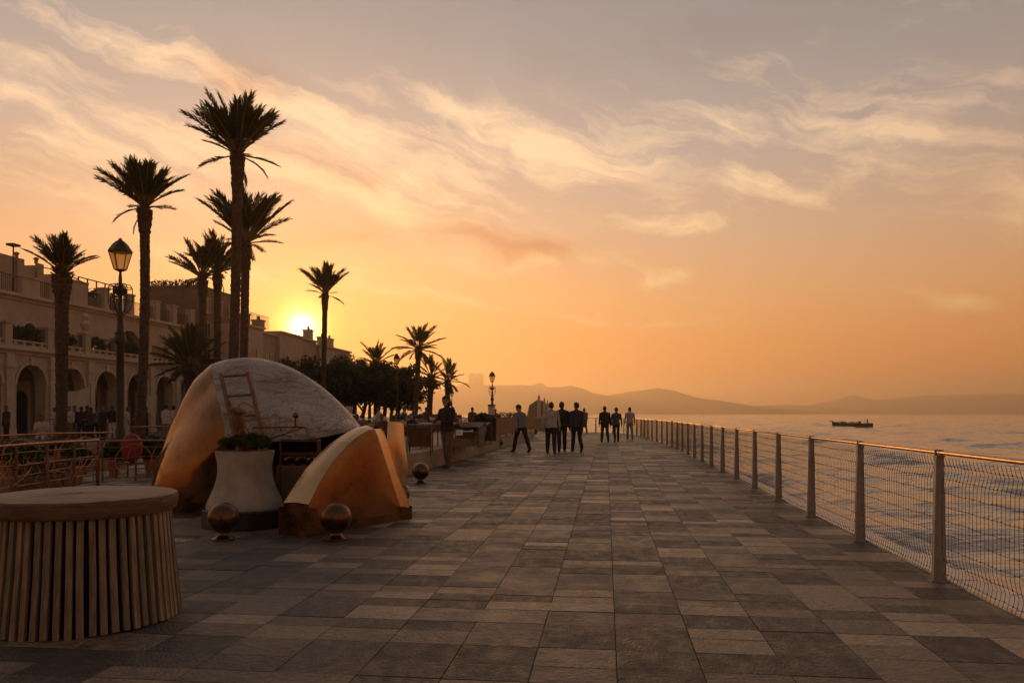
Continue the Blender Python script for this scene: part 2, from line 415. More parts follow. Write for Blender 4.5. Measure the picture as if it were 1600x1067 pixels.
M['wicker'] = mat('brown_slat', (0.24, 0.13, 0.065), 0.7, var=0.3, scale=9)
M['hillstone'] = mat('monument_stone', (0.28, 0.2, 0.13), 0.85, var=0.2, scale=0.4, coords='World')
def silver():
    """hammered silver leaf with long creases"""
    m = bpy.data.materials.new('engraved_silver'); m.use_nodes = True
    nt = m.node_tree; b = nt.nodes['Principled BSDF']; L = nt.links.new
    t = nt.nodes.new('ShaderNodeTexCoord')
    def nz(scale, st, rot, detail=3, dist=0.8, rough=0.5):
        mp = nt.nodes.new('ShaderNodeMapping'); mp.inputs['Scale'].default_value = st; mp.inputs['Rotation'].default_value = rot
        L(t.outputs['Object'], mp.inputs[0])
        n = nt.nodes.new('ShaderNodeTexNoise'); n.inputs['Scale'].default_value = scale; n.inputs['Detail'].default_value = detail; n.inputs['Distortion'].default_value = dist; n.inputs['Roughness'].default_value = rough
        L(mp.outputs[0], n.inputs['Vector']); return n.outputs[0]
    def mth(op, a, b2=None):
        n = nt.nodes.new('ShaderNodeMath'); n.operation = op
        for i, v in enumerate((a, b2)):
            if v is None: continue
            if isinstance(v, (int, float)): n.inputs[i].default_value = v
            else: L(v, n.inputs[i])
        return n.outputs[0]
    def crease(src, w):
        d = mth('ABSOLUTE', mth('SUBTRACT', src, 0.5))
        r = nt.nodes.new('ShaderNodeMapRange'); r.inputs['From Max'].default_value = w; r.interpolation_type = 'SMOOTHSTEP'; L(d, r.inputs[0]); return r.outputs[0]
    h = crease(nz(1.5, (1, 1, 1.5), (0.2, 0.5, 0.1), 4, 1.4), 0.022)
    h = mth('ADD', h, mth('MULTIPLY', crease(nz(2.6, (0.7, 1, 2.4), (0.0, 0.75, 0.3), 4, 0.9), 0.03), 0.7))
    h = mth('ADD', h, mth('MULTIPLY', crease(nz(3.4, (2.2, 1, 0.8), (0.4, -0.5, 0.3), 5, 0.7), 0.035), 0.5))
    fine = nz(16, (1, 1, 2.2), (0, 0.6, 0), 8, 0.3, 0.65)
    hh = mth('ADD', h, mth('MULTIPLY', fine, 1.1))
    bp = nt.nodes.new('ShaderNodeBump'); bp.inputs['Strength'].default_value = 0.85; bp.inputs['Distance'].default_value = 0.03
    L(hh, bp.inputs['Height']); L(bp.outputs[0], b.inputs['Normal'])
    tone = mth('ADD', mth('MULTIPLY', h, 0.09), mth('MULTIPLY', nz(2.2, (1, 1, 1.6), (0, 0.6, 0), 7, 0.4), 1.1))
    cr = nt.nodes.new('ShaderNodeValToRGB'); cr.color_ramp.elements[0].position = 0.45; cr.color_ramp.elements[0].color = (0.40, 0.365, 0.335, 1)
    cr.color_ramp.elements[1].position = 1.0; cr.color_ramp.elements[1].color = (0.60, 0.555, 0.51, 1)
    L(tone, cr.inputs[0]); L(cr.outputs[0], b.inputs['Base Color'])
    b.inputs['Metallic'].default_value = 0.7; b.inputs['Roughness'].default_value = 0.42
    return m
M['silver'] = silver()

def lantern_glass():
    m = mat('lantern_glass', (0.75, 0.62, 0.42), 0.25, var=0.1)
    nt = m.node_tree; b = nt.nodes['Principled BSDF']; out = nt.nodes['Material Output']
    tr = nt.nodes.new('ShaderNodeBsdfTranslucent'); tr.inputs[0].default_value = (0.95, 0.75, 0.42, 1)
    tp = nt.nodes.new('ShaderNodeBsdfTransparent'); tp.inputs[0].default_value = (0.95, 0.82, 0.58, 1)
    m1 = nt.nodes.new('ShaderNodeMixShader'); m1.inputs[0].default_value = 0.55
    nt.links.new(tr.outputs[0], m1.inputs[1]); nt.links.new(tp.outputs[0], m1.inputs[2])
    mx = nt.nodes.new('ShaderNodeMixShader'); mx.inputs[0].default_value = 0.85
    nt.links.new(b.outputs[0], mx.inputs[1]); nt.links.new(m1.outputs[0], mx.inputs[2]); nt.links.new(mx.outputs[0], out.inputs[0])
    return m
M['lglass'] = lantern_glass()

def water():
    m = bpy.data.materials.new('sea_water'); m.use_nodes = True
    nt = m.node_tree; b = nt.nodes['Principled BSDF']; L = nt.links.new
    b.inputs['Base Color'].default_value = (0.40, 0.345, 0.29, 1)
    b.inputs['Metallic'].default_value = 0.38
    b.inputs['Roughness'].default_value = 0.07
    b.inputs['IOR'].default_value = 1.33
    g = nt.nodes.new('ShaderNodeNewGeometry')
    hs = None
    for sc, st, k in ((0.35, (0.6, 1.6, 1), 1.0), (1.6, (0.7, 1.5, 1), 0.45), (7.0, (1, 1.3, 1), 0.10)):
        mp = nt.nodes.new('ShaderNodeMapping'); mp.inputs['Scale'].default_value = st; mp.inputs['Rotation'].default_value = (0, 0, 0.35*sc)
        L(g.outputs['Position'], mp.inputs[0])
        n = nt.nodes.new('ShaderNodeTexNoise'); n.inputs['Scale'].default_value = sc; n.inputs['Detail'].default_value = 3; n.inputs['Distortion'].default_value = 0.4
        L(mp.outputs[0], n.inputs['Vector'])
        mm = nt.nodes.new('ShaderNodeMath'); mm.operation = 'MULTIPLY'; mm.inputs[1].default_value = k; L(n.outputs[0], mm.inputs[0])
        if hs is None: hs = mm.outputs[0]
        else:
            ad = nt.nodes.new('ShaderNodeMath'); ad.operation = 'ADD'; L(hs, ad.inputs[0]); L(mm.outputs[0], ad.inputs[1]); hs = ad.outputs[0]
    bp = nt.nodes.new('ShaderNodeBump'); bp.inputs['Distance'].default_value = 0.30
    # sheltered water under the wall, wind-roughened farther out in the bay
    sx = nt.nodes.new('ShaderNodeSeparateXYZ'); L(g.outputs['Position'], sx.inputs[0])
    mr = nt.nodes.new('ShaderNodeMapRange'); mr.inputs['From Min'].default_value = 8; mr.inputs['From Max'].default_value = 110; mr.inputs['To Min'].default_value = 0.42; mr.inputs['To Max'].default_value = 1.0
    L(sx.outputs[1], mr.inputs[0]); L(mr.outputs[0], bp.inputs['Strength'])
    L(hs, bp.inputs['Height']); L(bp.outputs[0], b.inputs['Normal'])
    return m
M['water'] = water()

# ------------------------------------------------------------------ promenade line
PDIR = Vector((0.119, 1.0, 0)).normalized()          # along the walk
PANG = -math.atan2(PDIR.x, PDIR.y)                   # rotation that turns +Y onto PDIR
PN = Vector((PDIR.y, -PDIR.x, 0))                    # to the right of it
SEA = -1.55
def fence_path():
    """posts along the sea edge, 2 m apart: straight, then bending left round the far end"""
    ctrl = [(3.197, 4.36), (3.435, 6.36), (6.33, 30.4), (7.25, 42.0), (7.62, 47.6), (7.55, 51.5), (6.9, 54.6), (5.6, 56.6), (3.6, 57.5), (1.2, 57.7), (-1.4, 57.7), (-4.4, 57.7)]
    out = [Vector((*ctrl[0], 0))]; need = 2.0; acc = 0.0
    dense = []
    pts = [Vector((*c, 0)) for c in ctrl]
    for i in range(len(pts) - 1):
        p0 = pts[max(i-1, 0)]; p1 = pts[i]; p2 = pts[i+1]; p3 = pts[min(i+2, len(pts)-1)]
        n = max(2, int((p2 - p1).length / 0.05))
        for k in range(n):
            t = k / n
            if i in (0, 1): dense.append(p1.lerp(p2, t))
            else: dense.append(0.5*((2*p1) + (p2-p0)*t + (2*p0-5*p1+4*p2-p3)*t*t + (3*p1-p0-3*p2+p3)*t**3))
    last = dense[0]
    for p in dense[1:]:
        acc += (p - last).length; last = p
        if acc >= need - 1e-6: out.append(p.copy()); acc = 0
    return out
FP = fence_path()
# land: everything left of the sea edge, as one solid sheet
edge = [FP[0] - PDIR * 40] + [FP[0] - PDIR * 10] + FP
EDGE_OUT = []
for i, p in enumerate(edge):
    a = edge[max(i-1, 0)]; b = edge[min(i+1, len(edge)-1)]
    d = (b - a).normalized(); EDGE_OUT.append(p + Vector((d.y, -d.x, 0)) * 0.30)
EDGE_IN = []
for i, p in enumerate(edge):
    a = edge[max(i-1, 0)]; b = edge[min(i+1, len(edge)-1)]
    d = (b - a).normalized(); EDGE_IN.append(p + Vector((d.y, -d.x, 0)) * 0.07)
poly = EDGE_OUT + [Vector((-6, 60, 0)), Vector((-7, 140, 0)), Vector((-20, 330, 0)), Vector((-420, 330, 0)), Vector((-420, -40, 0))]
b = MB(); b.prism([(p.x, p.y, SEA - 1.5) for p in poly], (0, 0, 1.5 - SEA - 0.03))
b.build('ground', M['plaza'], kind='structure')
# pale edge stones beyond the fence, one by one
kerb = ob('promenade_edge', None); tag(kerb, kind='structure')
for i in range(2, len(edge) - 1):
    for h in range(2):
        def lp(A, t): return A[i].lerp(A[i+1], t)
        t0, t1 = h*0.5 + 0.003, h*0.5 + 0.497
        q = [lp(EDGE_IN, t0), lp(EDGE_OUT, t0), lp(EDGE_OUT, t1), lp(EDGE_IN, t1)]
        mb = MB(); mb.prism([(p.x, p.y, -0.22) for p in q], (0, 0, 0.235 + rng.uniform(-0.004, 0.006)))
        mb.build('edge_stone', M['palekerb'], kerb)

# ------------------------------------------------------------------ paving
def paving():
    root = ob('promenade', None); tag(root, kind='structure')
    root.rotation_euler = (0, 0, PANG)
    inv = Matrix.Rotation(-PANG, 3, 'Z')
    loc_edge = [inv @ p for p in EDGE_IN]
    def uright(v):
        for a, b in zip(loc_edge[:-1], loc_edge[1:]):
            if a.y <= v <= b.y and b.y > a.y + 1e-6:
                return a.x + (b.x - a.x) * (v - a.y) / (b.y - a.y)
        return None
    r = random.Random(5)
    CW = 0.446; u0 = -0.39
    v = -1.0; rows = []
    while v < 57.5:
        d = r.choice([0.19, 0.21, 0.23, 0.26, 0.28, 0.31, 0.34, 0.40, 0.46]); rows.append((v, v + d)); v += d
    cells = []; taken = set()
    NC0, NC1 = -30, 12
    for j, (va, vb) in enumerate(rows):
        ur = uright((va+vb)/2)
        if ur is None: ur = 3
        for i in range(NC0, NC1):
            if (i, j) in taken: continue
            w = 1; h = 1
            if j+1 < len(rows) and (rows[j+1][1] - va) < 0.72 and r.random() < 0.10: h = 2
            elif r.random() < 0.04 and (i+1, j) not in taken: w = 2
            for a in range(w):
                for bb in range(h): taken.add((i+a, j+bb))
            ua, ub = u0 + i*CW, u0 + (i+w)*CW; vv = rows[j+h-1][1]
            lim = min(x for x in (uright(va), uright(vv), uright((va+vv)/2), 99) if x is not None) if uright(va) is not None else 99
            if ua > lim - 0.06: continue
            ub = min(ub, lim)
            cells.append((ua, ub, va, vv))
    # darker and lighter stones come in loose drifts
    units = []
    for k, mm in enumerate(STONE):
        mb = MB(); mb.cbox(-0.5, 0.5, -0.5, 0.5, -1, 0, 0.01)
        units.append(mb.mesh('slab', mm))
    scored = []
    for (ua, ub, va, vb) in cells:
        c = Matrix.Rotation(PANG, 3, 'Z') @ Vector(((ua+ub)/2, (va+vb)/2, 0))
        if c.y < 1.2: scored.append((-1, ua, ub, va, vb)); continue
        px = 800 + c.x/c.y*F; py = HORIZON + CAMH*F/c.y
        vis = -60 < px < 1650 and py < 1110
        hid = (c.x < -2.1 and c.y < 5.9 and px < 262) or (px < 640 and 8.6 < c.y < 13)
        area = (ub-ua)*(vb-va)/c.y**3 if vis and not hid else -1
        scored.append((area, ua, ub, va, vb))
    scored.sort(key=lambda t: -t[0])
    rest = MB()
    for k, (ar, ua, ub, va, vb) in enumerate(scored):
        nz = noise.noise(Vector((ua*0.7, va*0.5, 0))) * 1.6
        t = r.random() + nz*0.15
        idx = 2 if t < 0.22 else 5 if t < 0.40 else 0 if t < 0.54 else 4 if t < 0.68 else 1 if t < 0.80 else 7 if t < 0.90 else 3 if t < 0.985 else 6
        g = 0.0026; zt = r.uniform(-0.002, 0.002)
        if ar > 0 and k < 300:
            ob('slab', units[idx], root, ((ua+ub)/2, (va+vb)/2, zt), (r.uniform(-1,1)*0.003, r.uniform(-1,1)*0.003, 0), (ub-ua-2*g, vb-va-2*g, 0.04))
        else:
            rest.cm = idx
            rest.cbox(ua+g, ub-g, va+g, vb-g, -0.04, zt, 0.004)
    rest.build('far_slabs', STONE, root, kind='stuff')
    # bed of mortar under the slabs
    return root
paving()
b = MB(); b.prism([(-20, -2, -0.028), (3.2, -2, -0.028), (3.44, 6.3, -0.028), (6.3, 30.4, -0.028), (7.4, 45, -0.028), (7.4, 51.5, -0.028), (5.5, 56.5, -0.028), (-18, 57.5, -0.028)], (0, 0, 0.018))
b.build('paving_bed', M['joint'], kind='structure')

# ------------------------------------------------------------------ sea
def sea():
    ww = []
    r = random.Random(3)
    for k in range(46):
        lam = 0.55 * (1.115 ** k) * r.uniform(0.9, 1.1)
        if lam > 26: break
        a = 0.0105 * lam ** 0.95 if lam < 5 else 0.042 * (lam/5) ** 0.25
        th = R(215) + r.gauss(0, 0.55)
        ww.append((2*math.pi/lam, a*0.85, math.cos(th), math.sin(th), r.uniform(0, 6.28)))
    def block(xs, ys):
        X, Y = np.meshgrid(xs, ys)
        Z = np.zeros_like(X); DX = np.zeros_like(X); DY = np.zeros_like(X)
        dist = np.sqrt(X**2 + Y**2)
        for (kk, a, cx, sy, ph) in ww:
            lam = 2*math.pi/kk
            keep = np.clip((lam*F/2.0 - 1.5*dist*0.35*1.0)/ (lam*F/2.0), 0, 1) if lam < 8 else 1.0
            p = kk*(X*cx + Y*sy) + ph
            Z += a*keep*np.sin(p); DX -= 0.7*a*keep*cx*np.cos(p); DY -= 0.7*a*keep*sy*np.cos(p)
        patch = 0.75 + 0.5*np.sin(0.11*X + 0.05*Y + 1)*np.sin(0.07*Y - 0.03*X)
        Z *= patch
        return np.stack([X + DX, Y + DY, SEA + Z], -1)
    # rows get coarser with distance
    ys = [-8.0]
    while ys[-1] < 7400: ys.append(ys[-1] + max(0.16, 0.0068*abs(ys[-1]) + 0.08 if ys[-1] > 0 else 0.5))
    ys = np.array(ys)
    t = np.linspace(-0.62, 1.0, 380)
    V = []
    xs_rel = t
    X = np.outer(np.maximum(np.abs(ys), 9), xs_rel * 1.12) + 3.0
    Yg = np.repeat(ys[:, None], len(t), 1)
    Z = np.zeros_like(X); dist = np.sqrt(X**2 + Yg**2)
    dy = np.gradient(ys)[:, None]
    for (kk, a, cx, sy, ph) in ww:
        lam = 2*math.pi/kk
        keep = np.clip((lam - 2.2*dy*abs(sy) - 0.0) / lam, 0, 1)
        p = kk*(X*cx + Yg*sy) + ph
        s = np.sin(p)
        Z += a*keep*(s + 0.35*np.cos(2*p))
    Z *= 0.55 + 1.5*np.clip(np.sin(0.31*X + 0.12*Yg + 1)*np.sin(0.23*Yg - 0.13*X + 0.5) + 0.25*np.sin(0.9*X - 0.4*Yg), 0, 1)
    co = np.stack([X, Yg, SEA + Z], -1).reshape(-1, 3)
    nr, nc = X.shape
    I = np.arange(nr*nc).reshape(nr, nc)
    q = np.stack([I[:-1, :-1], I[:-1, 1:], I[1:, 1:], I[1:, :-1]], -1).reshape(-1, 4)
    me = bpy.data.meshes.new('sea')
    me.vertices.add(len(co)); me.vertices.foreach_set('co', co.ravel())
    me.loops.add(q.size); me.loops.foreach_set('vertex_index', q.ravel())
    me.polygons.add(len(q)); me.polygons.foreach_set('loop_start', np.arange(0, q.size, 4)); me.polygons.foreach_set('loop_total', np.full(len(q), 4))
    me.polygons.foreach_set('use_smooth', np.ones(len(q), bool))
    me.update(calc_edges=True); me.materials.append(M['water'])
    ob('sea', me, kind='structure')
sea()

# ------------------------------------------------------------------ far shore
def ridge(name, pts, Y, depth, seed, rough=6):
    """pts: outline of the ridge in the photograph, set at its own distance Y"""
    xs = [p[0] for p in pts]; ysv = [p[1] for p in pts]
    n = 240; rows = 9; P = []
    for j in range(rows):
        f = j / (rows - 1); row = []
        for i in range(n + 1):
            px = xs[0] + (xs[-1] - xs[0]) * i / n
            py = np.interp(px, xs, ysv)
            crest = gz(py, Y); X = gx(px, Y)
            env = math.sin(math.pi * f) ** 0.9 if 0 < f < 1 else 0.0
            jit = noise.fractal(Vector((X*0.004, f*3, seed)), 1.0, 2.0, 4)
            z = SEA - 2 + (crest - SEA) * env * (1 + (0.10 * jit if f != 0.5 else 0)) + (noise.fractal(Vector((X*0.01, seed, 0)), 1.0, 2.0, 4) * rough if f == 0.5 else 0)
            if f != 0.5: z = min(z, crest * (0.97 - 0.1*abs(f-0.5)))
            row.append((X * (1 + (f-0.5)*depth/Y*0.2), Y + (f - 0.5) * depth, max(z, SEA - 2)))
        P.append(row)
    mb = MB(); mb.grid(P); mb.build(name, M['mountain'], kind='structure', smooth=180)
ridge('hills', [(560, 646), (640, 620), (700, 606), (725, 598), (760, 600), (800, 602), (830, 601), (840, 597), (846, 597), (852, 603), (872, 605), (888, 602), (905, 606), (930, 614), (950, 617), (972, 613), (1000, 609), (1020, 606), (1045, 610), (1075, 619), (1110, 624), (1150, 631), (1190, 635), (1230, 640), (1260, 646)], 4300, 1400, 1.3, 6)
ridge('hills', [(1130, 646), (1180, 636), (1260, 633), (1300, 625), (1330, 617), (1360, 624), (1400, 622), (1450, 617), (1520, 616), (1590, 615), (1660, 618), (1760, 622)], 6300, 1000, 4.1, 5)
ridge('hills', [(1080, 646), (1110, 640), (1190, 633), (1240, 632), (1290, 635), (1340, 640), (1400, 643), (1460, 645), (1500, 646)], 5200, 500, 7.7, 5)

def castle():
    Y = 4250
    o = thing('castle', 'pale square castle keep on the hazy hilltop', 'castle', pix(744, 606, Y))
    mb = MB(); mb.box(-40, 40, -20, 20, -25, 66); mb.build('keep', M['mountain'], o)
    for sx in (-1, 1):
        mb = MB(); mb.box(sx*20-17, sx*20+17, -24, 24, 66, 78); mb.build('tower', M['mountain'], o)
    mb = MB(); mb.box(40.5, 75, -14, 14, -25, 16); mb.build('wing', M['mountain'], o)
castle()
# ------------------------------------------------------------------ sea fence
def fence():
    root = thing('sea_fence', 'long wire mesh sea fence with tapered grey posts and brass rail', 'fence')
    mb = MB()
    prof = [(0.052, 0.0), (0.047, 0.25), (0.040, 0.6), (0.031, 1.0)]
    vs = []; fs = []
    for w, z in prof: vs += [(-w, -0.018, z), (w, -0.018, z), (w, 0.018, z), (-w, 0.018, z)]
    for i in range(3):
        for k in range(4): fs.append((i*4+k, i*4+(k+1)%4, i*4+4+(k+1)%4, i*4+4+k))
    fs.append((12, 13, 14, 15)); mb.add(vs, fs)
    post = mb.mesh('post', M['post'])
    mb = MB(); mb.box(-0.034, 0.034, -0.030, 0.030, 1.0, 1.014); mb.box(-0.02, 0.02, -0.034, -0.022, 1.014, 1.06); mb.box(-0.02, 0.02, 0.022, 0.034, 1.014, 1.06)
    brk = mb.mesh('bracket', M['post'])
    mb = MB(); mb.box(-0.075, 0.075, -0.035, 0.035, 0, 0.012)
    foot = mb.mesh('foot_plate', M['post'])
    # one bay of woven wire, bulged seawards under the rail and at the foot
    rw = random.Random(8); w = MB()
    def bulge(z): return 0.026*math.exp(-((z-0.90)/0.06)**2) + 0.030*math.exp(-((z-0.12)/0.07)**2)
    zs = [0.03, 0.08, 0.13, 0.18, 0.24, 0.34, 0.46, 0.58, 0.70, 0.80, 0.86, 0.91, 0.96, 1.0]
    n = 33; wig = [rw.uniform(-0.003, 0.003) for _ in range(n)]
    def wx(i, z): return (i+0.5)/n*1.94 + 0.03 + wig[i]*math.sin(z*7+i) + 0.003*math.sin(z*13 + i*0.6)
    for i in range(n):
        w.tube([(wx(i, z), bulge(z), z) for z in zs], 0.0023, 3, cap=False)
    for k in range(9):
        z = 0.075 + k*0.108
        w.tube([(0.03 + 1.94*j/32, bulge(z)+0.004*(-1)**j, z + 0.004*math.sin(j*0.9+k) - 0.006*math.sin(math.pi*j/32)) for j in range(33)], 0.0023, 3, cap=False)
        for i in range(n):
            if rw.random() < 0.75:
                x = wx(i, z); w.ball((x, bulge(z), z + rw.uniform(-0.006, 0.002)), (0.006, 0.005, 0.007), 4, 3)
    wire = w.mesh('wire_mesh', M['wire'])
    for i, p in enumerate(FP):
        a = FP[max(i-1, 0)]; b = FP[min(i+1, len(FP)-1)]; d = (b-a).normalized()
        ang = math.atan2(d.y, d.x)
        if i > 0 and p.x > 1.0 or i == 0:
            pass
        ps = ob('post', post, root, (p.x, p.y, 0.0), (0, 0, 0 if i < 24 else ang))
        ob('bracket', brk, ps); ob('foot_plate', foot, ps)
        if i < len(FP) - 1:
            q = FP[i+1]; dd = q - p; L = dd.length; aa = math.atan2(dd.y, dd.x)
            rb = MB(); rb.tube([(p.x, p.y, 1.037), (q.x, q.y, 1.037)], 0.0165, 8); rb.build('top_rail', M['rail'], root, smooth=60)
            ob('wire_mesh', wire, root, (p.x, p.y, 0), (0, 0, aa), (L/2.0, -1, 1), kind='stuff')
fence()

# ------------------------------------------------------------------ slatted round table
def stool():
    c = (gx(133, 5.26), 5.26, 0)
    root = thing('slatted_table', 'round weathered wooden table with a skirt of upright slats in the near left corner', 'table', c)
    H = 0.706; R0 = 0.592; R1 = 0.528; n = 56; r = random.Random(2)
    b = MB(); b.lathe([(0.548, 0.0), (0.484, H)], 40); b.build('core', M['darkcore'], root, smooth=60)
    ms = [M['wood'], M['wood2'], M['wood3']]
    for i in range(n):
        t = 2*math.pi*(i + r.uniform(-0.045, 0.045))/n
        w0 = 0.0188*r.uniform(0.9, 1.1); w1 = w0*0.95; th = 0.030
        dz0 = r.uniform(0, 0.012); off = r.uniform(-0.004, 0.004); tw = r.uniform(-0.004, 0.004)
        b = MB(); vs = []
        for z, rad, w, sh in ((dz0, R0, w0, 0), (H*0.5, (R0+R1)/2 - 0.004, (w0+w1)/2, tw), (H - 0.001, R1, w1, 0)):
            rr = rad + off; c_ = 0.0025
            vs += [(rr - th, -w + sh, z), (rr - th, w + sh, z), (rr - c_, w + sh, z), (rr, w - c_ + sh, z), (rr, -w + c_ + sh, z), (rr - c_, -w + sh, z)]
        fs = []
        for s in range(2):
            for k in range(6): fs.append((s*6+k, s*6+(k+1)%6, s*6+6+(k+1)%6, s*6+6+k))
        fs += [(5, 4, 3, 2, 1, 0), (12, 13, 14, 15, 16, 17)]
        b.add(vs, fs); b.build('slat', r.choice(ms), root, rot=(0, 0, t))
    b = MB(); prof = [(0.0, 0.0), (0.548, 0.0), (0.562, 0.012), (0.568, 0.045), (0.570, 0.09), (0.562, 0.108), (0.545, 0.116), (0.0, 0.118)]
    nn = 72; vs = []
    for q, (rad, z) in enumerate(prof):
        for k in range(nn):
            t = 2*math.pi*k/nn; j = 0.006*noise.noise(Vector((math.cos(t)*2.5, math.sin(t)*2.5, z*3)))
            jz = 0.006*noise.noise(Vector((math.cos(t)*2, math.sin(t)*2, 5))) if q > 2 else 0
            vs.append(((rad + j)*math.cos(t) if rad else 0, (rad + j)*math.sin(t) if rad else 0, z + jz))
    fs = [(i*nn+k, i*nn+(k+1)%nn, (i+1)*nn+(k+1)%nn, (i+1)*nn+k) for i in range(len(prof)-1) for k in range(nn)]
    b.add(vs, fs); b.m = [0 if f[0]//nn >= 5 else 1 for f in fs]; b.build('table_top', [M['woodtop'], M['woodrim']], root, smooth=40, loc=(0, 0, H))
stool()

# ------------------------------------------------------------------ sculpture
def crom(p, t):
    """sample a Catmull-Rom chain p (list of Vector) at t in 0..len-1"""
    n = len(p); i = min(int(t), n - 2); u = t - i
    p0, p1, p2, p3 = p[max(i-1, 0)], p[i], p[i+1], p[min(i+2, n-1)]
    return 0.5*((2*p1) + (p2-p0)*u + (2*p0-5*p1+4*p2-p3)*u*u + (3*p1-p0-3*p2+p3)*u**3)
def sculpture():
    def g(px, Y): return Vector((gx(px, Y), Y, 0.0))
    raw = [
     [(232,None,11.0),(231,790,10.98),(234,770,11.0),(237,757,11.03),(240,744,11.1),(244,732,11.2),(246,760,11.4),(246,None,11.5)],
     [(254,None,10.75),(252,782,10.70),(256,742,10.72),(260,712,10.82),(264,688,11.0),(268,662,11.25),(268,720,12.0),(266,None,12.2)],
     [(300,None,10.5),(299,775,10.42),(306,725,10.40),(305,680,10.52),(300,640,10.8),(297,603,11.2),(296,690,12.3),(292,None,12.6)],
     [(345,None,10.45),(346,760,10.42),(353,690,10.28),(346,645,10.38),(335,600,10.72),(330,572,11.15),(333,660,12.6),(335,None,12.9)],
     [(372,None,10.95),(375,730,10.85),(382,689,10.28),(375,645,10.40),(362,600,10.74),(357,563,11.22),(360,650,12.7),(360,None,13.0)],
     [(410,None,11.0),(410,728,10.88),(415,690,10.32),(412,645,10.42),(405,600,10.74),(402,561,11.25),(400,650,12.7),(400,None,13.0)],
     [(450,None,11.0),(450,725,10.9),(455,688,10.38),(452,650,10.46),(450,613,10.76),(450,573,11.25),(450,650,12.7),(450,None,13.0)],
     [(495,None,11.05),(495,720,10.95),(497,684,10.48),(497,660,10.53),(496,632,10.8),(495,598,11.25),(495,650,12.5),(495,None,12.8)],
     [(540,None,11.1),(540,715,11.05),(537,676,10.68),(537,666,10.73),(537,652,10.9),(535,633,11.25),(535,670,12.2),(535,None,12.5)],
     [(566,None,11.2),(566,700,11.2),(564,672,11.02),(564,671,11.05),(564,670,11.1),(564,668,11.25),(564,690,11.6),(565,None,11.8)]]
    st = [[(g(a, Y) if bq is None else pix(a, bq, Y)) for (a, bq, Y) in row] for row in raw]
    RID = 3
    def along(k, s):
        col = [row[k] for row in st]
        if s <= RID: return crom(col[:RID+1], s)
        return crom(col[RID:], s - RID)
    NS = 54; P = []; svals = sorted(set([i*9/NS for i in range(NS+1)] + [3.0]))
    for s in svals:
        pts = [along(k, s) for k in range(8)]
        lo = [crom(pts[:3], t*2/8) for t in range(8)]
        hi = [crom(pts[2:], t*5/30) for t in range(31)]
        P.append(lo + hi)
    nc = len(P[0]); b = MB()
    vs = [p for row in P for p in row]
    fs = []; ms = []
    for i in range(len(P)-1):
        for j in range(nc-1):
            fs.append((i*nc+j, (i+1)*nc+j, (i+1)*nc+j+1, i*nc+j+1))
            ms.append(1 if svals[i] >= RID - 1e-6 and j >= 8 else 0)
    fs.append(tuple(range(nc))); ms.append(0)
    fs.append(tuple((len(P)-1)*nc + j for j in range(nc))[::-1]); ms.append(0)
    b.v = [tuple(v) for v in vs]; b.f = fs; b.m = ms
    root = thing('bronze_sculpture', 'huge hollow bronze and silver shell sculpture lying on the paving', 'sculpture', g(400, 11.0))
    inv = -Vector(root.location)
    def sh(mb):
        mb.v = [tuple(Vector(v) + inv) for v in mb.v]; return mb
    # the shell in two skins: bronze flank and engraved silver back
    for k, nm, mt in ((0, 'bronze_flank', M['bronze']), (1, 'silver_back', M['silver'])):
        q = MB(); q.v = list(b.v); q.f = [f for f, m in zip(b.f, b.m) if m == k]; q.m = [0]*len(q.f)
        used = sorted({i for f in q.f for i in f}); mp = {o: n for n, o in enumerate(used)}
        q.v = [q.v[i] for i in used]; q.f = [tuple(mp[i] for i in f) for f in q.f]
        sh(q).build(nm, mt, root, smooth=50)
    # dark footing of the shell
    q = MB(); ft = [crom([row[0] for row in st], s*9/20) for s in range(21)]; bk = [crom([row[7] for row in st], s*9/20) for s in range(21)][::-1]
    pl = ft + bk; cx = sum((p for p in pl), Vector())/len(pl)
    q.prism([(p + (cx-p).normalized()*-0.012) for p in pl], (0, 0, 0.16)); sh(q).build('plinth', M['black'], root)

    # the wedge in front: quarter-round slab
    w = thing('bronze_wedge', 'quarter round bronze slab with its shaded base coloured darker beside the two front bronze balls', 'sculpture', g(560, 9.2))
    wi = -Vector(w.location)
    P1 = g(482, 8.68); P2 = g(630, 10.04); dv = (P2-P1)
    def onp(px, py):
        k = (px-800)/F
        t = (k*P1.y - P1.x)/(dv.x - k*dv.y)
        p = P1 + dv*t
        return Vector((p.x, p.y, max(0.0, gz(py, p.y))))
    fr = [onp(482, 838), onp(630, 812)]
    edge_r = [onp(626, 792), onp(616, 762), onp(606, 730), onp(597, 702), onp(590, 680)]
    arc = [onp(585, 670), onp(576, 672), onp(560, 681), onp(542, 696), onp(525, 715), onp(510, 735), onp(497, 758), onp(488, 776), onp(482, 788)]
    front = fr + edge_r + arc
    def back(p):
        f = 1.0 - 0.35*(p.z/1.2)
        return p + Vector((-0.355*f, 0.14*f + 0.10*(p.z/1.2), 0.0))
    bk = [back(p) for p in front]
    # bow the front face a little by an inner ring
    cen = sum(front, Vector())/len(front); nrm = dv.cross(Vector((0, 0, 1))).normalized()
    if nrm.y > 0: nrm = -nrm
    mb = MB(); n = len(front)
    rings = [front, [p.lerp(cen, 0.06) + nrm*0.010 for p in front], [p.lerp(cen, 0.45) + nrm*0.018 for p in front]]
    vs = [p for r_ in rings for p in r_] + [cen + nrm*0.02]
    fs = [(a*n+i, a*n+(i+1)%n, (a+1)*n+(i+1)%n, (a+1)*n+i) for a in range(2) for i in range(n)] + [(2*n+i, 2*n+(i+1)%n, 3*n) for i in range(n)]
    mb.add(vs, fs)
    mb.v = [tuple(Vector(v)+wi) for v in mb.v]; mb.build('front_face', M['bronzesatin'], w, smooth=35)
    mb = MB(); k0 = 7
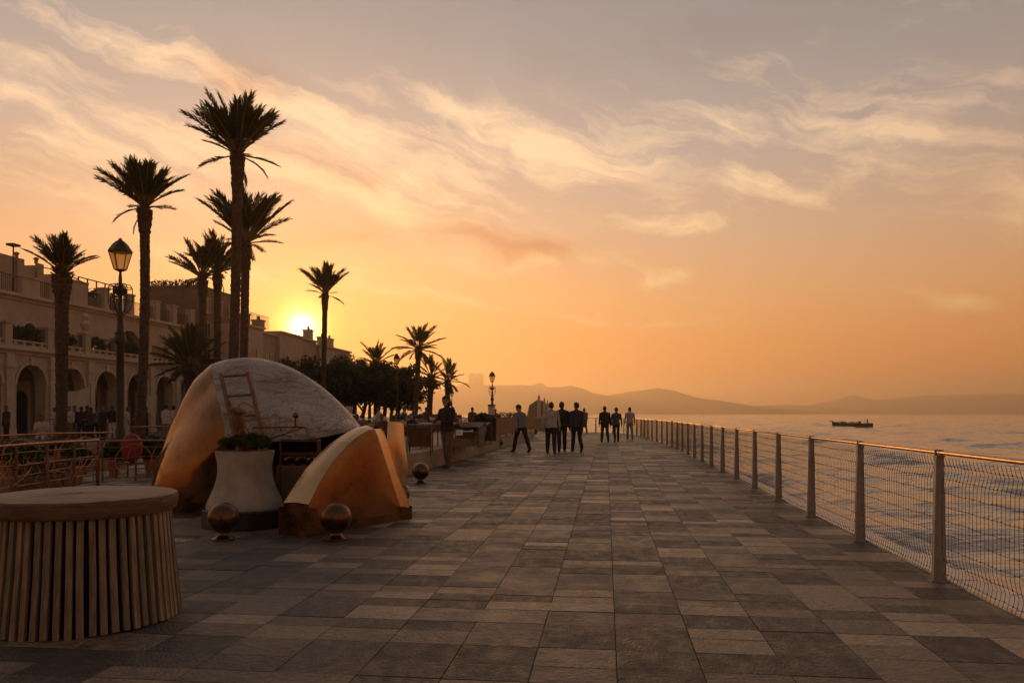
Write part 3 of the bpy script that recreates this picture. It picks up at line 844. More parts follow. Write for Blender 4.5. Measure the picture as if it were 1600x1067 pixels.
    top = front[k0:]
    P_ = []
    for s in range(7):
        t = s/6; P_.append([a.lerp(back(a), t) + Vector((0, 0, 0.035*math.sin(math.pi*t))) * min(1, a.z) for a in top])
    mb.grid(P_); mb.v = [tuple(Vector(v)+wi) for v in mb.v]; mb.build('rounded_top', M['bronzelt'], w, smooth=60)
    mb = MB(); mb.add([front[0], front[-1], bk[-1], bk[0]], [(0, 1, 2, 3)]); mb.add(bk, [tuple(range(n))])
    mb.add([front[0], front[1], bk[1], bk[0]], [(0, 1, 2, 3)])
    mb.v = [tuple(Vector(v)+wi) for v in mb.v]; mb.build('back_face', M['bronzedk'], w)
    # folded edge on its right: a narrow bright facet, then a darker return
    re = [front[i] for i in range(1, 8)]
    o1 = [p + Vector((0.03 + 0.05*(1-p.z/1.2), 0.16, 0.0)) + Vector((0.0, 0, 0.03 if 0.1 < p.z < 1.1 else 0)) for p in re]
    o2 = [p + Vector((-0.02, 0.24, 0)) for p in o1]
    o3 = [back(p) for p in re]
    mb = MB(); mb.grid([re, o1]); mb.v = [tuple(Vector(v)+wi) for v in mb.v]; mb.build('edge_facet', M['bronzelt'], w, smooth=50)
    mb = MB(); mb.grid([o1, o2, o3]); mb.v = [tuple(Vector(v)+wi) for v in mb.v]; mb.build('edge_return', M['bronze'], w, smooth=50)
    # added dark band along the base, for shade on the same bronze
    mb = MB(); z0 = 0.20
    ft = [front[0] + nrm*0.012, front[1] + nrm*0.012, o1[0] + Vector((0.012, 0, 0)), o2[0], bk[1], bk[0] + Vector((-0.012, 0, 0)), front[0] + Vector((-0.012, -0.012, 0))]
    hs = [0.31, 0.17, 0.13, 0.13, 0.2, 0.31, 0.31]; m_ = len(ft)
    mb.add([Vector((p.x, p.y, 0)) for p in ft] + [Vector((p.x, p.y, h)) for p, h in zip(ft, hs)], [(i, (i+1) % m_, m_+(i+1) % m_, m_+i) for i in range(m_)])
    mb.v = [tuple(Vector(v)+wi) for v in mb.v]; mb.build('foot', M['bronzedk'], w)

    # the fin behind it
    f_ = thing('bronze_fin', 'tall folded bright bronze fin behind the quarter round slab', 'sculpture', g(605, 11.0))
    fi = -Vector(f_.location)
    cols = [[(563,667,11.7),(566,700,11.7),(570,740,11.7),(575,None,11.7)],
            [(583,660,11.1),(586,700,11.1),(592,740,11.1),(600,None,11.05)],
            [(606,658,10.75),(605,695,10.68),(612,740,10.7),(625,None,10.9)],
            [(620,659,10.85),(622,695,10.8),(629,740,10.95),(630,None,11.05)],
            [(630,661,11.05),(633,695,11.05),(638,740,11.1),(632,None,11.2)],
            [(629,661,11.4),(631,700,11.5),(634,740,11.5),(630,None,11.5)],
            [(600,662,11.9),(602,700,11.95),(604,740,11.95),(604,None,11.95)]]
    S = [[(g(a, Y) if q is None else pix(a, q, Y)) for (a, q, Y) in c] for c in cols]
    def sheet(c0, c1):
        Pm = []
        for s in range((c1-c0)*6+1):
            pts = [crom([c[k] for c in S[c0:c1+1]], s/6) for k in range(4)]
            Pm.append([crom(pts, t*3/15) for t in range(16)])
        return Pm
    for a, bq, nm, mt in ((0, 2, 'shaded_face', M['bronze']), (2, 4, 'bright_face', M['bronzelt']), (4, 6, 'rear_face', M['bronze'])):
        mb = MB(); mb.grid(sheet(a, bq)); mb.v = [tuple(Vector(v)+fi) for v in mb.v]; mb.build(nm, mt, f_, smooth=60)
    mb = MB(); mb.add([c[0] for c in S], [tuple(range(len(S)))]); mb.v = [tuple(Vector(v)+fi) for v in mb.v]; mb.build('top_cap', M['bronzelt'], f_)
    mb = MB(); mb.add([c[0]*0.3 + c[3]*0.7 for c in (S[0], S[6])] + [S[6][3], S[0][3]], [(0, 1, 2, 3)]); mb.v = [tuple(Vector(v)+fi) for v in mb.v]; mb.build('inner_face', M['bronzedk'], f_)
M['bronzelt'] = mat('lit_bronze', (0.66, 0.44, 0.24), 0.30, metal=1.0, var=0.22, scale=3.0, bump=0.15, bscale=7, rvar=0.12)  # lighter bronze for faces that catch the sky; light is in the colour
sculpture()

def balls():
    mb = MB(); mb.lathe([(0.118, 0.0), (0.118, 0.014), (0.095, 0.03), (0.066, 0.048), (0.056, 0.07), (0.058, 0.085)], 28); foot = mb.mesh('foot', M['bronzedk'], 40)
    mb = MB(); mb.ball((0, 0, 0.232), 0.166, 36, 22); ball = mb.mesh('sphere', M['bronzedk'], 180)
    spots = [(349, 8.46, 'bronze ball bollard in front of the concrete planter'), (525, 8.46, 'bronze ball bollard in front of the quarter round bronze slab'),
             (622, 11.1, 'bronze ball bollard half hidden behind the quarter round bronze slab'), (657, 15.3, 'bronze ball bollard standing alone at the corner of the stone step'),
             (780, 31.0, 'nearest ball of the far row beside the stone step'), (788, 34.4, 'second ball of the far row beside the stone step'), (795, 37.6, 'third ball of the far row beside the stone step'),
             (832, 47.5, 'ball bollard just right of the man in the blue grey shirt'), (837, 52.0, 'farthest small ball bollard near the far fence')]
    for px, Y, lb in spots:
        t = thing('ball_bollard', lb, 'bollard', (gx(px, Y), Y, 0.003), 0, 'bronze ball bollards')
        ob('foot', foot, t); ob('sphere', ball, t)
balls()

M['stump'] = mat('charred_stump', (0.16, 0.085, 0.045), 0.7, var=0.6, scale=9, bump=0.9, bscale=20, stretch=(3, 3, 0.8))
def planter():
    Y = 9.5; root = thing('planter', 'waisted pale concrete planter on a black plinth in front of the shell', 'planter', (gx(383, Y), Y, 0.003))
    mb = MB(); mb.lathe([(0.49, 0), (0.49, 0.2), (0.475, 0.215), (0.0, 0.215)], 8, cap=False); mb.build('plinth', M['black'], root, rot=(0, 0, R(22.5)))
    prof = [(0.44, 0.216), (0.445, 0.24), (0.43, 0.30), (0.395, 0.38), (0.355, 0.47), (0.325, 0.57), (0.312, 0.66), (0.316, 0.75), (0.33, 0.83), (0.345, 0.90), (0.335, 0.905), (0.315, 0.88), (0.30, 0.84), (0.0, 0.83)]
    mb = MB(); mb.lathe(prof, 48, cap=False); mb.build('pot', M['concrete'], root, smooth=50)
    # rosettes packed in the pot
    r = random.Random(4); pl = thing('succulent_plants', 'dark green succulents filling the concrete planter', 'plant', (gx(383, Y), Y, 0.84))
    for k in range(44):
        a = r.uniform(0, 6.28); d = 0.34*math.sqrt(r.random()); s = r.uniform(0.08, 0.14)
        c = Vector((math.cos(a)*d, math.sin(a)*d, 0.09 + 0.10*(1-(d/0.34)**2) + r.uniform(-0.01, 0.03)))
        mb = MB()
        for q in range(26):
            t = q*2.4; el = R(8 + 72*(1-q/26)); L = s*(0.45 + 0.55*q/26); w = L*0.28
            el = R(80 - 78*q/26)
            d_ = Vector((math.cos(t)*math.cos(el), math.sin(t)*math.cos(el), math.sin(el))); n_ = Vector((-math.sin(t), math.cos(t), 0)); up = d_.cross(n_)
            b0 = c; m1 = c + d_*L*0.6; tip = c + d_*L + Vector((0, 0, L*0.12))
            mb.add([b0 - n_*w*0.3, b0 + n_*w*0.3, m1 + n_*w, tip, m1 - n_*w, m1 - up*w*0.35], [(0, 5, 4), (0, 1, 5), (1, 2, 5), (5, 2, 3), (4, 5, 3)])
        mb.build('rosette', M['shrub'], pl)
    # carved stump standing in the pot
    st = thing('wooden_stump', 'rough wooden stump with a tilted cap standing in the planter', 'stump', (gx(378, 9.55), 9.55, 0.86))
    mb = MB(); pts = []; rs = []
    for k in range(9):
        t = k/8; pts.append((0.02 - 0.07*t, 0.02*math.sin(t*5), 0.52*t)); rs.append((0.08, 0.07, 0.06, 0.052, 0.05, 0.055, 0.066, 0.06, 0.045)[k])
    mb.tube(pts, rs, 14); 
    mb.v = [tuple(Vector(v)*(1.0) + Vector((0.012*noise.noise(Vector(v)*18), 0.012*noise.noise(Vector(v)*18+Vector((9, 0, 0))), 0))) for v in mb.v]
    mb.build('stem', M['stump'], st, smooth=60)
    mb = MB(); mb.lathe([(0.02, 0), (0.10, 0.01), (0.105, 0.03), (0.075, 0.055), (0.03, 0.06)], 16); mb.build('cap', M['stump'], st, smooth=40, loc=(-0.055, 0, 0.5), rot=(0.1, R(14), 0))
    mb = MB(); mb.tube([(-0.05, 0, 0.55), (-0.03, 0, 0.60), (0.02, 0, 0.625), (0.08, 0, 0.60), (0.16, 0.0, 0.545)], 0.006, 6); mb.build('wire_hoop', M['iron'], st)
planter()

M['wooddk'] = mat('old_ladder_wood', (0.22, 0.125, 0.06), 0.6, var=0.35, scale=9, bump=0.4)
def ladder():
    root = thing('ladder', 'old wooden ladder with four rungs leaning against the silver shell', 'ladder', (gx(440, 9.98), 9.98, 0))
    o = -Vector(root.location)
    rb = Vector((gx(443, 9.98), 9.98, 0.0)); rt = pix(387, 582, 10.45)
    lb = Vector((gx(397, 9.98), 9.98, 0.0)); lt = pix(345, 585, 10.45)
    for a, b_ in ((rb, rt), (lb, lt)):
        d = (b_-a).normalized(); x = d.cross(Vector((0, 1, 0))).normalized()*0.019; y = x.cross(d).normalized()*0.028
        mb = MB(); q = [a - x - y, a + x - y, a + x + y, a - x + y]; mb.prism([p + o for p in q], b_-a); mb.build('rail', M['wooddk'], root)
    for t in (0.985, 0.845, 0.705, 0.56, 0.41, 0.27):
        mb = MB(); mb.tube([lb.lerp(lt, t)+o, rb.lerp(rt, t)+o], 0.019, 8); mb.build('rung', M['wooddk'], root)
    mb = MB(); mb.tube([lb.lerp(lt, 0.84)+o, rb.lerp(rt, 0.36)+o], 0.011, 6); mb.build('brace', M['wooddk'], root)
ladder()

def frame_stand():
    root = thing('iron_frame', 'rusty iron frame with a small ball finial in front of the shell', 'frame', (gx(465, 10.0), 10.0, 0))
    o = -Vector(root.location)
    def bar(nm, a, b_, r=0.011):
        mb = MB(); mb.tube([a+o, b_+o], r, 6); return mb.build(nm, M['iron'], root)
    A = pix(395, 668, 10.1); B = pix(476, 667, 10.1); C = pix(442, 679, 9.75); D = pix(486, 686, 9.9)
    bar('bar', A, B); bar('bar', B, C); bar('bar', B, D, 0.009); bar('bar', C, pix(405, 690, 9.8)); bar('bar', pix(461, 668, 10.1), C, 0.009)
    for px, Y in ((438, 9.8), (497, 9.8), (500, 10.25), (438, 10.25)):
        bar('leg', Vector((gx(px, Y), Y, 0)), Vector((gx(px, Y), Y, gz(688, Y))), 0.012)
    for z in (0.86, 1.03):
        for (p, q) in (((438, 9.8), (497, 9.8)), ((497, 9.8), (500, 10.25)), ((438, 10.25), (500, 10.25)), ((438, 9.8), (438, 10.25))):
            bar('bar', Vector((gx(p[0], p[1]), p[1], z-0.02)), Vector((gx(q[0], q[1]), q[1], z-0.02)), 0.010)
    bar('finial_stem', pix(461, 668, 10.1), pix(462, 652, 10.1), 0.012)
    mb = MB(); mb.ball(pix(462, 649, 10.1)+o, 0.04, 14, 9); mb.build('finial', M['bronzedk'], root, smooth=180)
    # crate of amber glass inside the frame
    bx = thing('amber_crate', 'brown crate of round amber bowls inside the iron frame', 'crate', (gx(468, 10.02), 10.02, 0.003))
    w = 0.24
    mb = MB(); mb.box(-w, w, -0.19, 0.19, 0.0, 0.70); mb.build('box', M['tarp'], bx)
    for k in range(3):
        for j in range(2):
            mb = MB(); mb.lathe([(0.02, 0), (0.045, 0.01), (0.068, 0.04), (0.074, 0.075), (0.066, 0.10), (0.06, 0.10), (0.06, 0.06), (0.0, 0.02)], 16, c=(-0.15 + k*0.15, -0.09 + j*0.18, 0.701), cap=False)
            mb.build('bowl', M['bronze'], bx, smooth=60)
frame_stand()
# ------------------------------------------------------------------ buildings on the left
BANG = math.atan2(PDIR.y, PDIR.x)
SL = PDIR.x / PDIR.y
def SS(px, D): return D / ((800 - px)/F + SL) / PDIR.y
def arch_wall(mb, x0, x1, z0, z1, ops, t, y0=0.0):
    """wall in the x-z plane at y0, thickness t away from the viewer, with arched openings (cx, w, sill, spring)"""
    xs = x0
    def quad(a, b, c, d, y=y0): mb.add([(a, y, c), (b, y, c), (b, y, d), (a, y, d)], [(0, 1, 2, 3)])
    for (cx, w, sill, spring) in sorted(ops):
        a, b = cx - w/2, cx + w/2
        quad(xs, a, z0, z1)
        if sill > z0: quad(a, b, z0, sill)
        n = 16; pts = [(cx - w/2*math.cos(math.pi*k/n), spring + w/2*math.sin(math.pi*k/n)) for k in range(n+1)]
        for (p, q) in zip(pts[:-1], pts[1:]):
            mb.add([(p[0], y0, p[1]), (q[0], y0, q[1]), (q[0], y0, z1), (p[0], y0, z1)], [(0, 1, 2, 3)])
            mb.add([(p[0], y0, p[1]), (p[0], y0+t, p[1]), (q[0], y0+t, q[1]), (q[0], y0, q[1])], [(0, 1, 2, 3)])
        for x, s in ((a, 1), (b, -1)):
            mb.add([(x, y0, sill), (x, y0+t, sill), (x, y0+t, spring), (x, y0, spring)], [(0, 1, 2, 3)])
        mb.add([(a, y0, sill), (b, y0, sill), (b, y0+t, sill), (a, y0+t, sill)], [(0, 1, 2, 3)])
        xs = b
    quad(xs, x1, z0, z1)
    mb.add([(x0, y0, z1), (x1, y0, z1), (x1, y0+t, z1), (x0, y0+t, z1)], [(0, 1, 2, 3)])
    mb.add([(x0, y0, z0), (x0, y0+t, z0), (x0, y0+t, z1), (x0, y0, z1)], [(0, 1, 2, 3)])
    mb.add([(x1, y0, z0), (x1, y0+t, z0), (x1, y0+t, z1), (x1, y0, z1)], [(0, 1, 2, 3)])
def archivolt(cx, w, spring, y, wide=0.17, proud=0.07):
    mb = MB(); n = 18; P = []
    for rr, yy in ((w/2 + 0.005, y), (w/2 + 0.005, y - proud), (w/2 + wide, y - proud), (w/2 + wide, y)):
        P.append([(cx - rr*math.cos(math.pi*k/n), yy, spring + rr*math.sin(math.pi*k/n)) for k in range(n+1)])
    mb.grid(P); return mb
def railing(mb, x0, x1, y, z0, h, step=0.13, r=0.012):
    mb.box(x0, x1, y-0.02, y+0.02, z0+h-0.04, z0+h); mb.box(x0, x1, y-0.015, y+0.015, z0+0.08, z0+0.11)
    n = max(1, int((x1-x0)/step))
    for k in range(n+1):
        x = x0 + (x1-x0)*k/n; mb.box(x-r, x+r, y-r, y+r, z0+0.11, z0+h-0.04)
def cornice(mb, x0, x1, y, z, t=0.5):
    for (p, a, b) in ((0.10, 0.0, 0.14), (0.20, 0.14, 0.22), (0.34, 0.22, 0.42)):
        mb.box(x0-p, x1+p, y-p, y+t, z+a, z+b)
def window(root, cx, z, w, h, y, mtrim, frame=True):
    wd = MB(); wd.box(cx-w/2, cx+w/2, y-0.01, y+0.05, z, z+h); o = wd.build('window', M['glassdk'], root)
    if frame:
        f = MB(); d = 0.09
        f.box(cx-w/2-d, cx-w/2, y-0.06, y+0.03, z-d, z+h+d); f.box(cx+w/2, cx+w/2+d, y-0.06, y+0.03, z-d, z+h+d)
        f.box(cx-w/2, cx+w/2, y-0.06, y+0.03, z+h, z+h+d); f.box(cx-w/2, cx+w/2, y-0.08, y+0.03, z-d, z)
        f.box(cx-0.025, cx+0.025, y-0.035, y-0.012, z, z+h)
        f.build('frame', mtrim, o)
    return o
def bush_mesh(name, rx, ry, rz, n, leaf, seed, m):
    r = random.Random(seed); mb = MB()
    for _ in range(n):
        while True:
            p = Vector((r.uniform(-1, 1), r.uniform(-1, 1), r.uniform(-1, 1)))
            if 0.35 < p.length < 1 + 0.15*noise.noise(p*2+Vector((seed, 0, 0))): break
        q = Vector((p.x*rx, p.y*ry, p.z*rz)); d = Vector((r.gauss(0, 1), r.gauss(0, 1), r.gauss(0, 1))).normalized(); e = d.cross(Vector((r.gauss(0, 1), r.gauss(0, 1), r.gauss(0, 1)))).normalized()
        s = leaf*r.uniform(0.6, 1.3)
        mb.add([q - d*s, q + e*s*0.45, q + d*s, q - e*s*0.45], [(0, 1, 2, 3)])
    return mb.mesh(name, m)
D0 = 33.5
def yo(D): return (D - D0) * PDIR.y
def arcade():
    root = thing('arcade_building', 'cream stepped seafront building with a ground floor arcade and terraces behind the left palms', 'building', (-D0, 0, 0), BANG)
    s0 = 34.0; s1 = SS(276, D0)
    bays = [46.4 + 3.5*k for k in (-3, -2, -1, 0, 1, 2, 3, 4)]
    ops = [(c, 2.35, 0.0, 3.02) for c in bays]
    mb = MB(); arch_wall(mb, s0, s1, 0, 4.72, ops, 0.7); mb.build('arcade_wall', M['plaster'], root)
    for c in bays:
        archivolt(c, 2.35, 3.02, 0).build('archivolt', M['trim'], root, smooth=40)
        mb = MB(); mb.prism([(c-0.12, -0.12, 4.14), (c+0.12, -0.12, 4.14), (c+0.17, -0.12, 4.56), (c-0.17, -0.12, 4.56)], (0, 0.2, 0)); mb.build('keystone', M['trim'], root)
    for c in [bays[0]-1.75] + [b_+1.75 for b_ in bays]:
        mb = MB(); mb.box(c-0.36, c+0.36, -0.20, 0.02, 0, 0.5); mb.box(c-0.29, c+0.29, -0.14, 0.02, 0.5, 3.95); mb.box(c-0.36, c+0.36, -0.21, 0.02, 3.95, 4.2); mb.box(c-0.30, c+0.30, -0.15, 0.02, 4.2, 4.72)
        mb.build('pilaster', M['trim'], root)
    mb = MB(); cornice(mb, s0, s1, 0, 4.73); mb.build('cornice', M['trim'], root)
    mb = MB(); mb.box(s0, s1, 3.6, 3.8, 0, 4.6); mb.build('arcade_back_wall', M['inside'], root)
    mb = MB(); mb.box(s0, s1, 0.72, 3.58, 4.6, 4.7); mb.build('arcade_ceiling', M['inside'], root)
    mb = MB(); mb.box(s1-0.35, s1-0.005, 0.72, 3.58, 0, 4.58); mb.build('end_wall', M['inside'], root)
    for c in bays:
        mb = MB(); arch_wall(mb, c-0.8, c+0.8, 0, 3.4, [(c, 1.2, 0.0, 2.2)], 0.12, 3.45); o = mb.build('door_surround', M['trim'], root)
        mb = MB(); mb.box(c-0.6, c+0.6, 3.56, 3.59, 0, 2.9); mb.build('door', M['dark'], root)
        for dx in (-1.35,):
            mb = MB(); mb.lathe([(0.26, 0), (0.26, 0.15), (0.2, 0.25), (0.19, 2.7), (0.25, 2.85), (0.3, 3.0)], 14, c=(c+dx+1.1, 2.2, 0)); mb.build('inner_column', M['trim'], root, smooth=40)
    # terrace wall above the arcade: posts, railings, pots
    z1 = 5.16
    posts = [34.4, 38.0, 41.6] + [SS(p, D0) for p in (12, 78, 136, 186, 232, 268)]
    for p in posts:
        mb = MB(); mb.box(p-0.26, p+0.26, -0.1, 0.42, z1, z1+1.25); mb.box(p-0.32, p+0.32, -0.16, 0.48, z1+1.25, z1+1.38); mb.build('terrace_post', M['plaster'], root)
    for a, b_ in zip(posts[:-1], posts[1:]):
        mb = MB(); mb.box(a+0.27, b_-0.27, 0.0, 0.34, z1, z1+0.14)
        for k in range(4):
            xx = a+0.27 + (b_-a-0.54)*(k+0.5)/4; mb.box(xx-0.12, xx+0.12, 0.02, 0.32, z1+0.14, z1+0.30)
        mb.box(a+0.27, b_-0.27, 0.0, 0.34, z1+0.30, z1+0.40); mb.build('parapet', M['plaster'], root)
        mb = MB(); railing(mb, a+0.27, b_-0.27, 0.17, z1+0.32, 0.85); mb.build('railing', M['railiron'], root)
    # second storey
    for (D, pa, pb, zt, opx, nm) in ((36.2, -330, 84, 8.3, ((40, 1.3),), 'a'), (37.8, 84, 306, 8.75, ((146, 1.1), (196, 3.0), (266, 3.4)), 'b')):
        a, b_ = SS(pa, D), SS(pb, D); y = yo(D); mb = MB()
        ops = [(SS(q, D), w, z1, 7.25 - w*0.28 if w > 2 else 6.35) for q, w in opx]
        arch_wall(mb, a, b_, z1-0.4, zt, ops, 0.5, y); mb.build('upper_wall', M['plaster'], root)
        for (c, w, sl_, sp) in ops:
            archivolt(c, w, sp, y, 0.14, 0.06).build('archivolt', M['trim'], root, smooth=40)
            mb = MB(); mb.box(c-w/2-0.1, c+w/2+0.1, y+1.2, y+1.3, z1, 8.2); mb.build('loggia_back', M['brownwall'], root)
            mb = MB(); mb.box(c-w*0.22, c+w*0.22, y+1.15, y+1.195, z1, 7.2); mb.build('door', M['dark'], root)
        mb = MB(); cornice(mb, a, b_, y, zt, 0.6); mb.build('cornice', M['trim'], root)
        mb = MB(); mb.box(b_-0.4, b_-0.002, y+0.5, y+9, z1, zt); mb.box(a, b_-0.41, y+0.5, y+9, zt-0.3, zt); mb.build('terrace_slab', M['plaster2'], root)
        pp = [SS(q, D) for q in ((-300, -150, -20, 42, 82) if nm == 'a' else (118, 160, 200, 241, 268, 296))]
        zt2 = zt + 0.42
        for k, p in enumerate(pp):
            wdt = 0.75 if (nm == 'b' and k == 0) or (nm == 'a' and k == 3) else 0.3; hh = 1.55 if nm == 'b' else 1.1
            mb = MB(); mb.box(p-wdt, p+wdt, y-0.05, y+0.55, zt2, zt2+hh); mb.box(p-wdt-0.07, p+wdt+0.07, y-0.12, y+0.62, zt2+hh, zt2+hh+0.12); mb.build('roof_post', M['plaster'], root)
        for q, w_ in zip(pp[:-1], pp[1:]):
            mb = MB(); railing(mb, q+0.4, w_-0.4, y+0.25, zt2, 1.15, 0.16, 0.014); mb.build('railing', M['railiron'], root)
    # third storey, set farther back
    D = 44; a, b_ = SS(-240, D), SS(80, D); y = yo(D)
    mb = MB(); mb.box(a, b_, y, y+6, 8.0, 11.7)
    for k, (qa, qb, h) in enumerate(((-240, 6, 13.0), (6, 14, 12.9), (14, 38, 12.55), (38, 46, 12.8), (46, 70, 12.2), (70, 80, 12.5))):
        mb.box(SS(qa, D), SS(qb, D)-0.002, y+0.002, y+5.9, 11.7, h)
    mb.build('top_storey', M['plaster2'], root)
    for q, w, h in ((24, 1.0, 2.0), (60, 1.0, 1.7)):
        window(root, SS(q, D), 9.3, w, h, y-0.02, M['trim'])
    for q in (10, 42):
        mb = MB(); mb.box(SS(q, D)-0.35, SS(q, D)+0.35, y-0.18, y, 8.0, 12.95); mb.build('pilaster', M['plaster2'], root)
        mb = MB(); mb.lathe([(0.12, 0), (0.14, 0.3), (0.22, 0.35), (0.2, 0.42), (0.05, 0.5)], 10, c=(SS(q, D), y+0.2, 12.96)); mb.build('chimney_pot', M['terracotta'], root)
    mb = MB(); mb.tube([(SS(4, 42), yo(42), 8.4), (SS(4, 42), yo(42), 13.2)], 0.05, 6); mb.box(SS(4, 42)-0.35, SS(4, 42)+0.35, yo(42)-0.3, yo(42)+0.3, 13.2, 13.35); mb.build('roof_pole', M['railiron'], root)
    # roof terrace room further along
    D = 47; a, b_ = SS(106, D), SS(176, D); y = yo(D)
    mb = MB(); mb.box(a, b_, y, y+5, 8.0, 12.0); mb.build('roof_room', M['brownwall'], root)
    mb = MB()
    for k in range(6):
        x = a + (b_-a)*k/5; mb.box(x-0.04, x+0.04, y+0.1, y+0.2, 12.0, 13.6)
    mb.box(a, b_, y+0.1, y+0.2, 13.52, 13.6); mb.build('roof_railing', M['railiron'], root)
    for k, q in enumerate((118, 132, 152, 166)):
        ob('roof_plant', bush_mesh('roof_plant', 1.1, 0.9, 0.7, 260, 0.16, 40+k, M['shrub']), root, (SS(q, D), y+0.9, 12.4))
    # plants and ornaments on the terraces
    for k, (q, rx) in enumerate(((30, 1.2), (48, 1.3), (64, 1.1), (108, 1.2), (120, 0.9), (166, 0.8), (200, 0.9), (222, 1.0))):
        ob('terrace_plant', bush_mesh('terrace_plant', rx, 0.45, 0.55, 300, 0.14, 60+k, M['shrub']), root, (SS(q, D0), 0.75, 5.95))
    c = SS(137, D0)
    mb = MB(); mb.lathe([(0.24, 0), (0.2, 0.08), (0.14, 0.14), (0.3, 0.4), (0.32, 0.62), (0.2, 0.72), (0.12, 0.8), (0.2, 0.95), (0.22, 1.1), (0.13, 1.25), (0.02, 1.3)], 16, c=(c, 0.17, 6.55)); mb.build('urn', M['trim'], root, smooth=50)
arcade()

def brown_block():
    root = thing('brown_block', 'plain brown flat roofed block rising behind the tall palms', 'building', (-D0, 0, 0), BANG)
    x0, x1, y0, y1, zt = 81.4, 90, yo(42), yo(48), 14.4
    mb = MB(); mb.box(x0, x1, y0, y1, 0, zt); mb.build('wall', M['brownwall'], root)
    mb = MB(); mb.box(x0-0.1, x1+0.1, y0-0.1, y1+0.1, zt+0.002, zt+0.25); mb.build('roof_edge', M['brownwall'], root)
    for k in range(3):
        for z in (6.6, 9.4, 12.0):
            window(root, x0+1.4+k*2.7, z, 1.0, 1.5, y0-0.02, M['trim'])
    for k in range(9):
        ob('roof_plant', bush_mesh('roof_plant', 0.7, 0.5, 0.45, 90, 0.14, 80+k, M['shrub']), root, (x0+0.5, y0+0.5+k*0.66, zt+0.5))
brown_block()

def far_terrace():
    root = thing('far_terrace_house', 'long low ochre terrace of houses with chimneys below the setting sun', 'building', (-D0, 0, 0), BANG)
    D = 38; y = yo(D)
    segs = [(380, 408, 10.6), (408, 434, 10.3), (434, 470, 10.75), (470, 498, 10.75), (498, 545, 10.3)]
    for k, (a, b_, zt) in enumerate(segs):
        xa, xb = SS(a, D), SS(b_, D); yy = y + (0.5 if k % 2 else 0)
        mb = MB(); mb.box(xa, xb-0.004, yy, yy+9, 0, zt); mb.build('wall', M['plaster2'] if k % 2 else M['plaster'], root)
        mb = MB(); mb.box(xa, xb-0.01, yy-0.3, yy+9.1, zt+0.002, zt+0.22); mb.build('eaves', M['trim'], root)
        n = max(1, int((xb-xa)/2.4))
        for i in range(n):
            for z in (3.4, 6.6):
                window(root, xa + (xb-xa)*(i+0.5)/n, z, 1.0, 1.7, yy-0.02, M['trim'])
    for q, zt in ((398, 10.8), (420, 10.5), (496, 11.0), (517, 10.55), (528, 10.55)):
        x = SS(q, D); mb = MB(); mb.box(x-0.55, x+0.55, y+1, y+2.0, zt, zt+1.3); mb.box(x-0.65, x+0.65, y+0.9, y+2.1, zt+1.3, zt+1.45); mb.box(x-0.12, x+0.12, y+1.3, y+1.6, zt+1.45, zt+1.9); mb.build('chimney', M['plaster'], root)
    mb = MB(); railing(mb, SS(383, D), SS(420, D), y+0.3, 10.75, 1.5, 0.3, 0.02); mb.build('roof_railing', M['railiron'], root)
    x = SS(546, D); mb = MB(); mb.box(x, x+4, y+0.3, y+8, 0, 8.2); mb.build('end_wall', M['plaster2'], root)
    for z in (6.2, 8.2):
        mb = MB(); mb.box(x+0.1, x+3.9, y-0.9, y+0.29, z, z+0.18); railing(mb, x+0.1, x+3.9, y-0.8, z+0.18, 1.0, 0.2, 0.015); mb.build('balcony', M['trim'], root)
    for k in range(3):
        ob('roof_plant', bush_mesh('roof_plant', 1.0, 0.8, 0.7, 160, 0.16, 90+k, M['shrub']), root, (x+0.6+k*1.3, y+1.2, 9.9))
far_terrace()

# ------------------------------------------------------------------ palms
def frond_mesh(seed, L, droop, nl=34):
    r = random.Random(seed); mb = MB(); pts = []; N = 14
    ang = 0.0; p = Vector((0, 0, 0))
    for k in range(N+1):
        pts.append(p.copy()); ang -= droop/N*(0.4 + 1.2*k/N); p = p + Vector((math.cos(ang), 0.03*math.sin(k+seed), math.sin(ang)))*(L/N)
    mb.cm = 1; mb.tube(pts, [0.022*(1-0.8*k/N)+0.003 for k in range(N+1)], 4, cap=False); mb.cm = 0
    def at(t):
        f = t*N; i = min(int(f), N-1); return pts[i].lerp(pts[i+1], f-i), (pts[i+1]-pts[i]).normalized()
    for k in range(nl):
        t = 0.33 + 0.67*(k+0.5)/nl
        c, d = at(t)
        side0 = Vector((0, 1, 0)); up = d.cross(side0).normalized() * -1
        if up.z < 0: up = -up
        prof = math.sin(math.pi*min(1, (t-0.24)/0.84))**0.5
        ll = L*0.25*prof*r.uniform(0.8, 1.1)
        for s in (-1, 1):
            fwd = 0.75 + 0.5*t + r.uniform(-0.15, 0.15); lift = 0.32*r.uniform(0.3, 1.4)
            dr = (d*fwd + side0*s*(1.0 - 0.35*t) + up*lift).normalized()
            w = 0.019*r.uniform(0.8, 1.2); sd = d*w
            mid = c + dr*ll*0.55; tip = c + dr*ll + Vector((0, 0, -0.16*ll*r.uniform(0.3, 1.6)))
            mb.add([c - sd*0.5, c + sd*0.5, mid + sd, mid - sd, tip], [(0, 1, 2, 3), (3, 2, 4)])
    return mb.mesh('frond', [M['frond'], M['petiole']])
FR = [(frond_mesh(1, 1.0, 0.30), 0.35), (frond_mesh(2, 1.0, 0.5), 0.7), (frond_mesh(3, 1.0, 0.38), 0.5), (frond_mesh(4, 1.0, 0.8), 1.1), (frond_mesh(5, 1.0, 0.15), 0.25)]
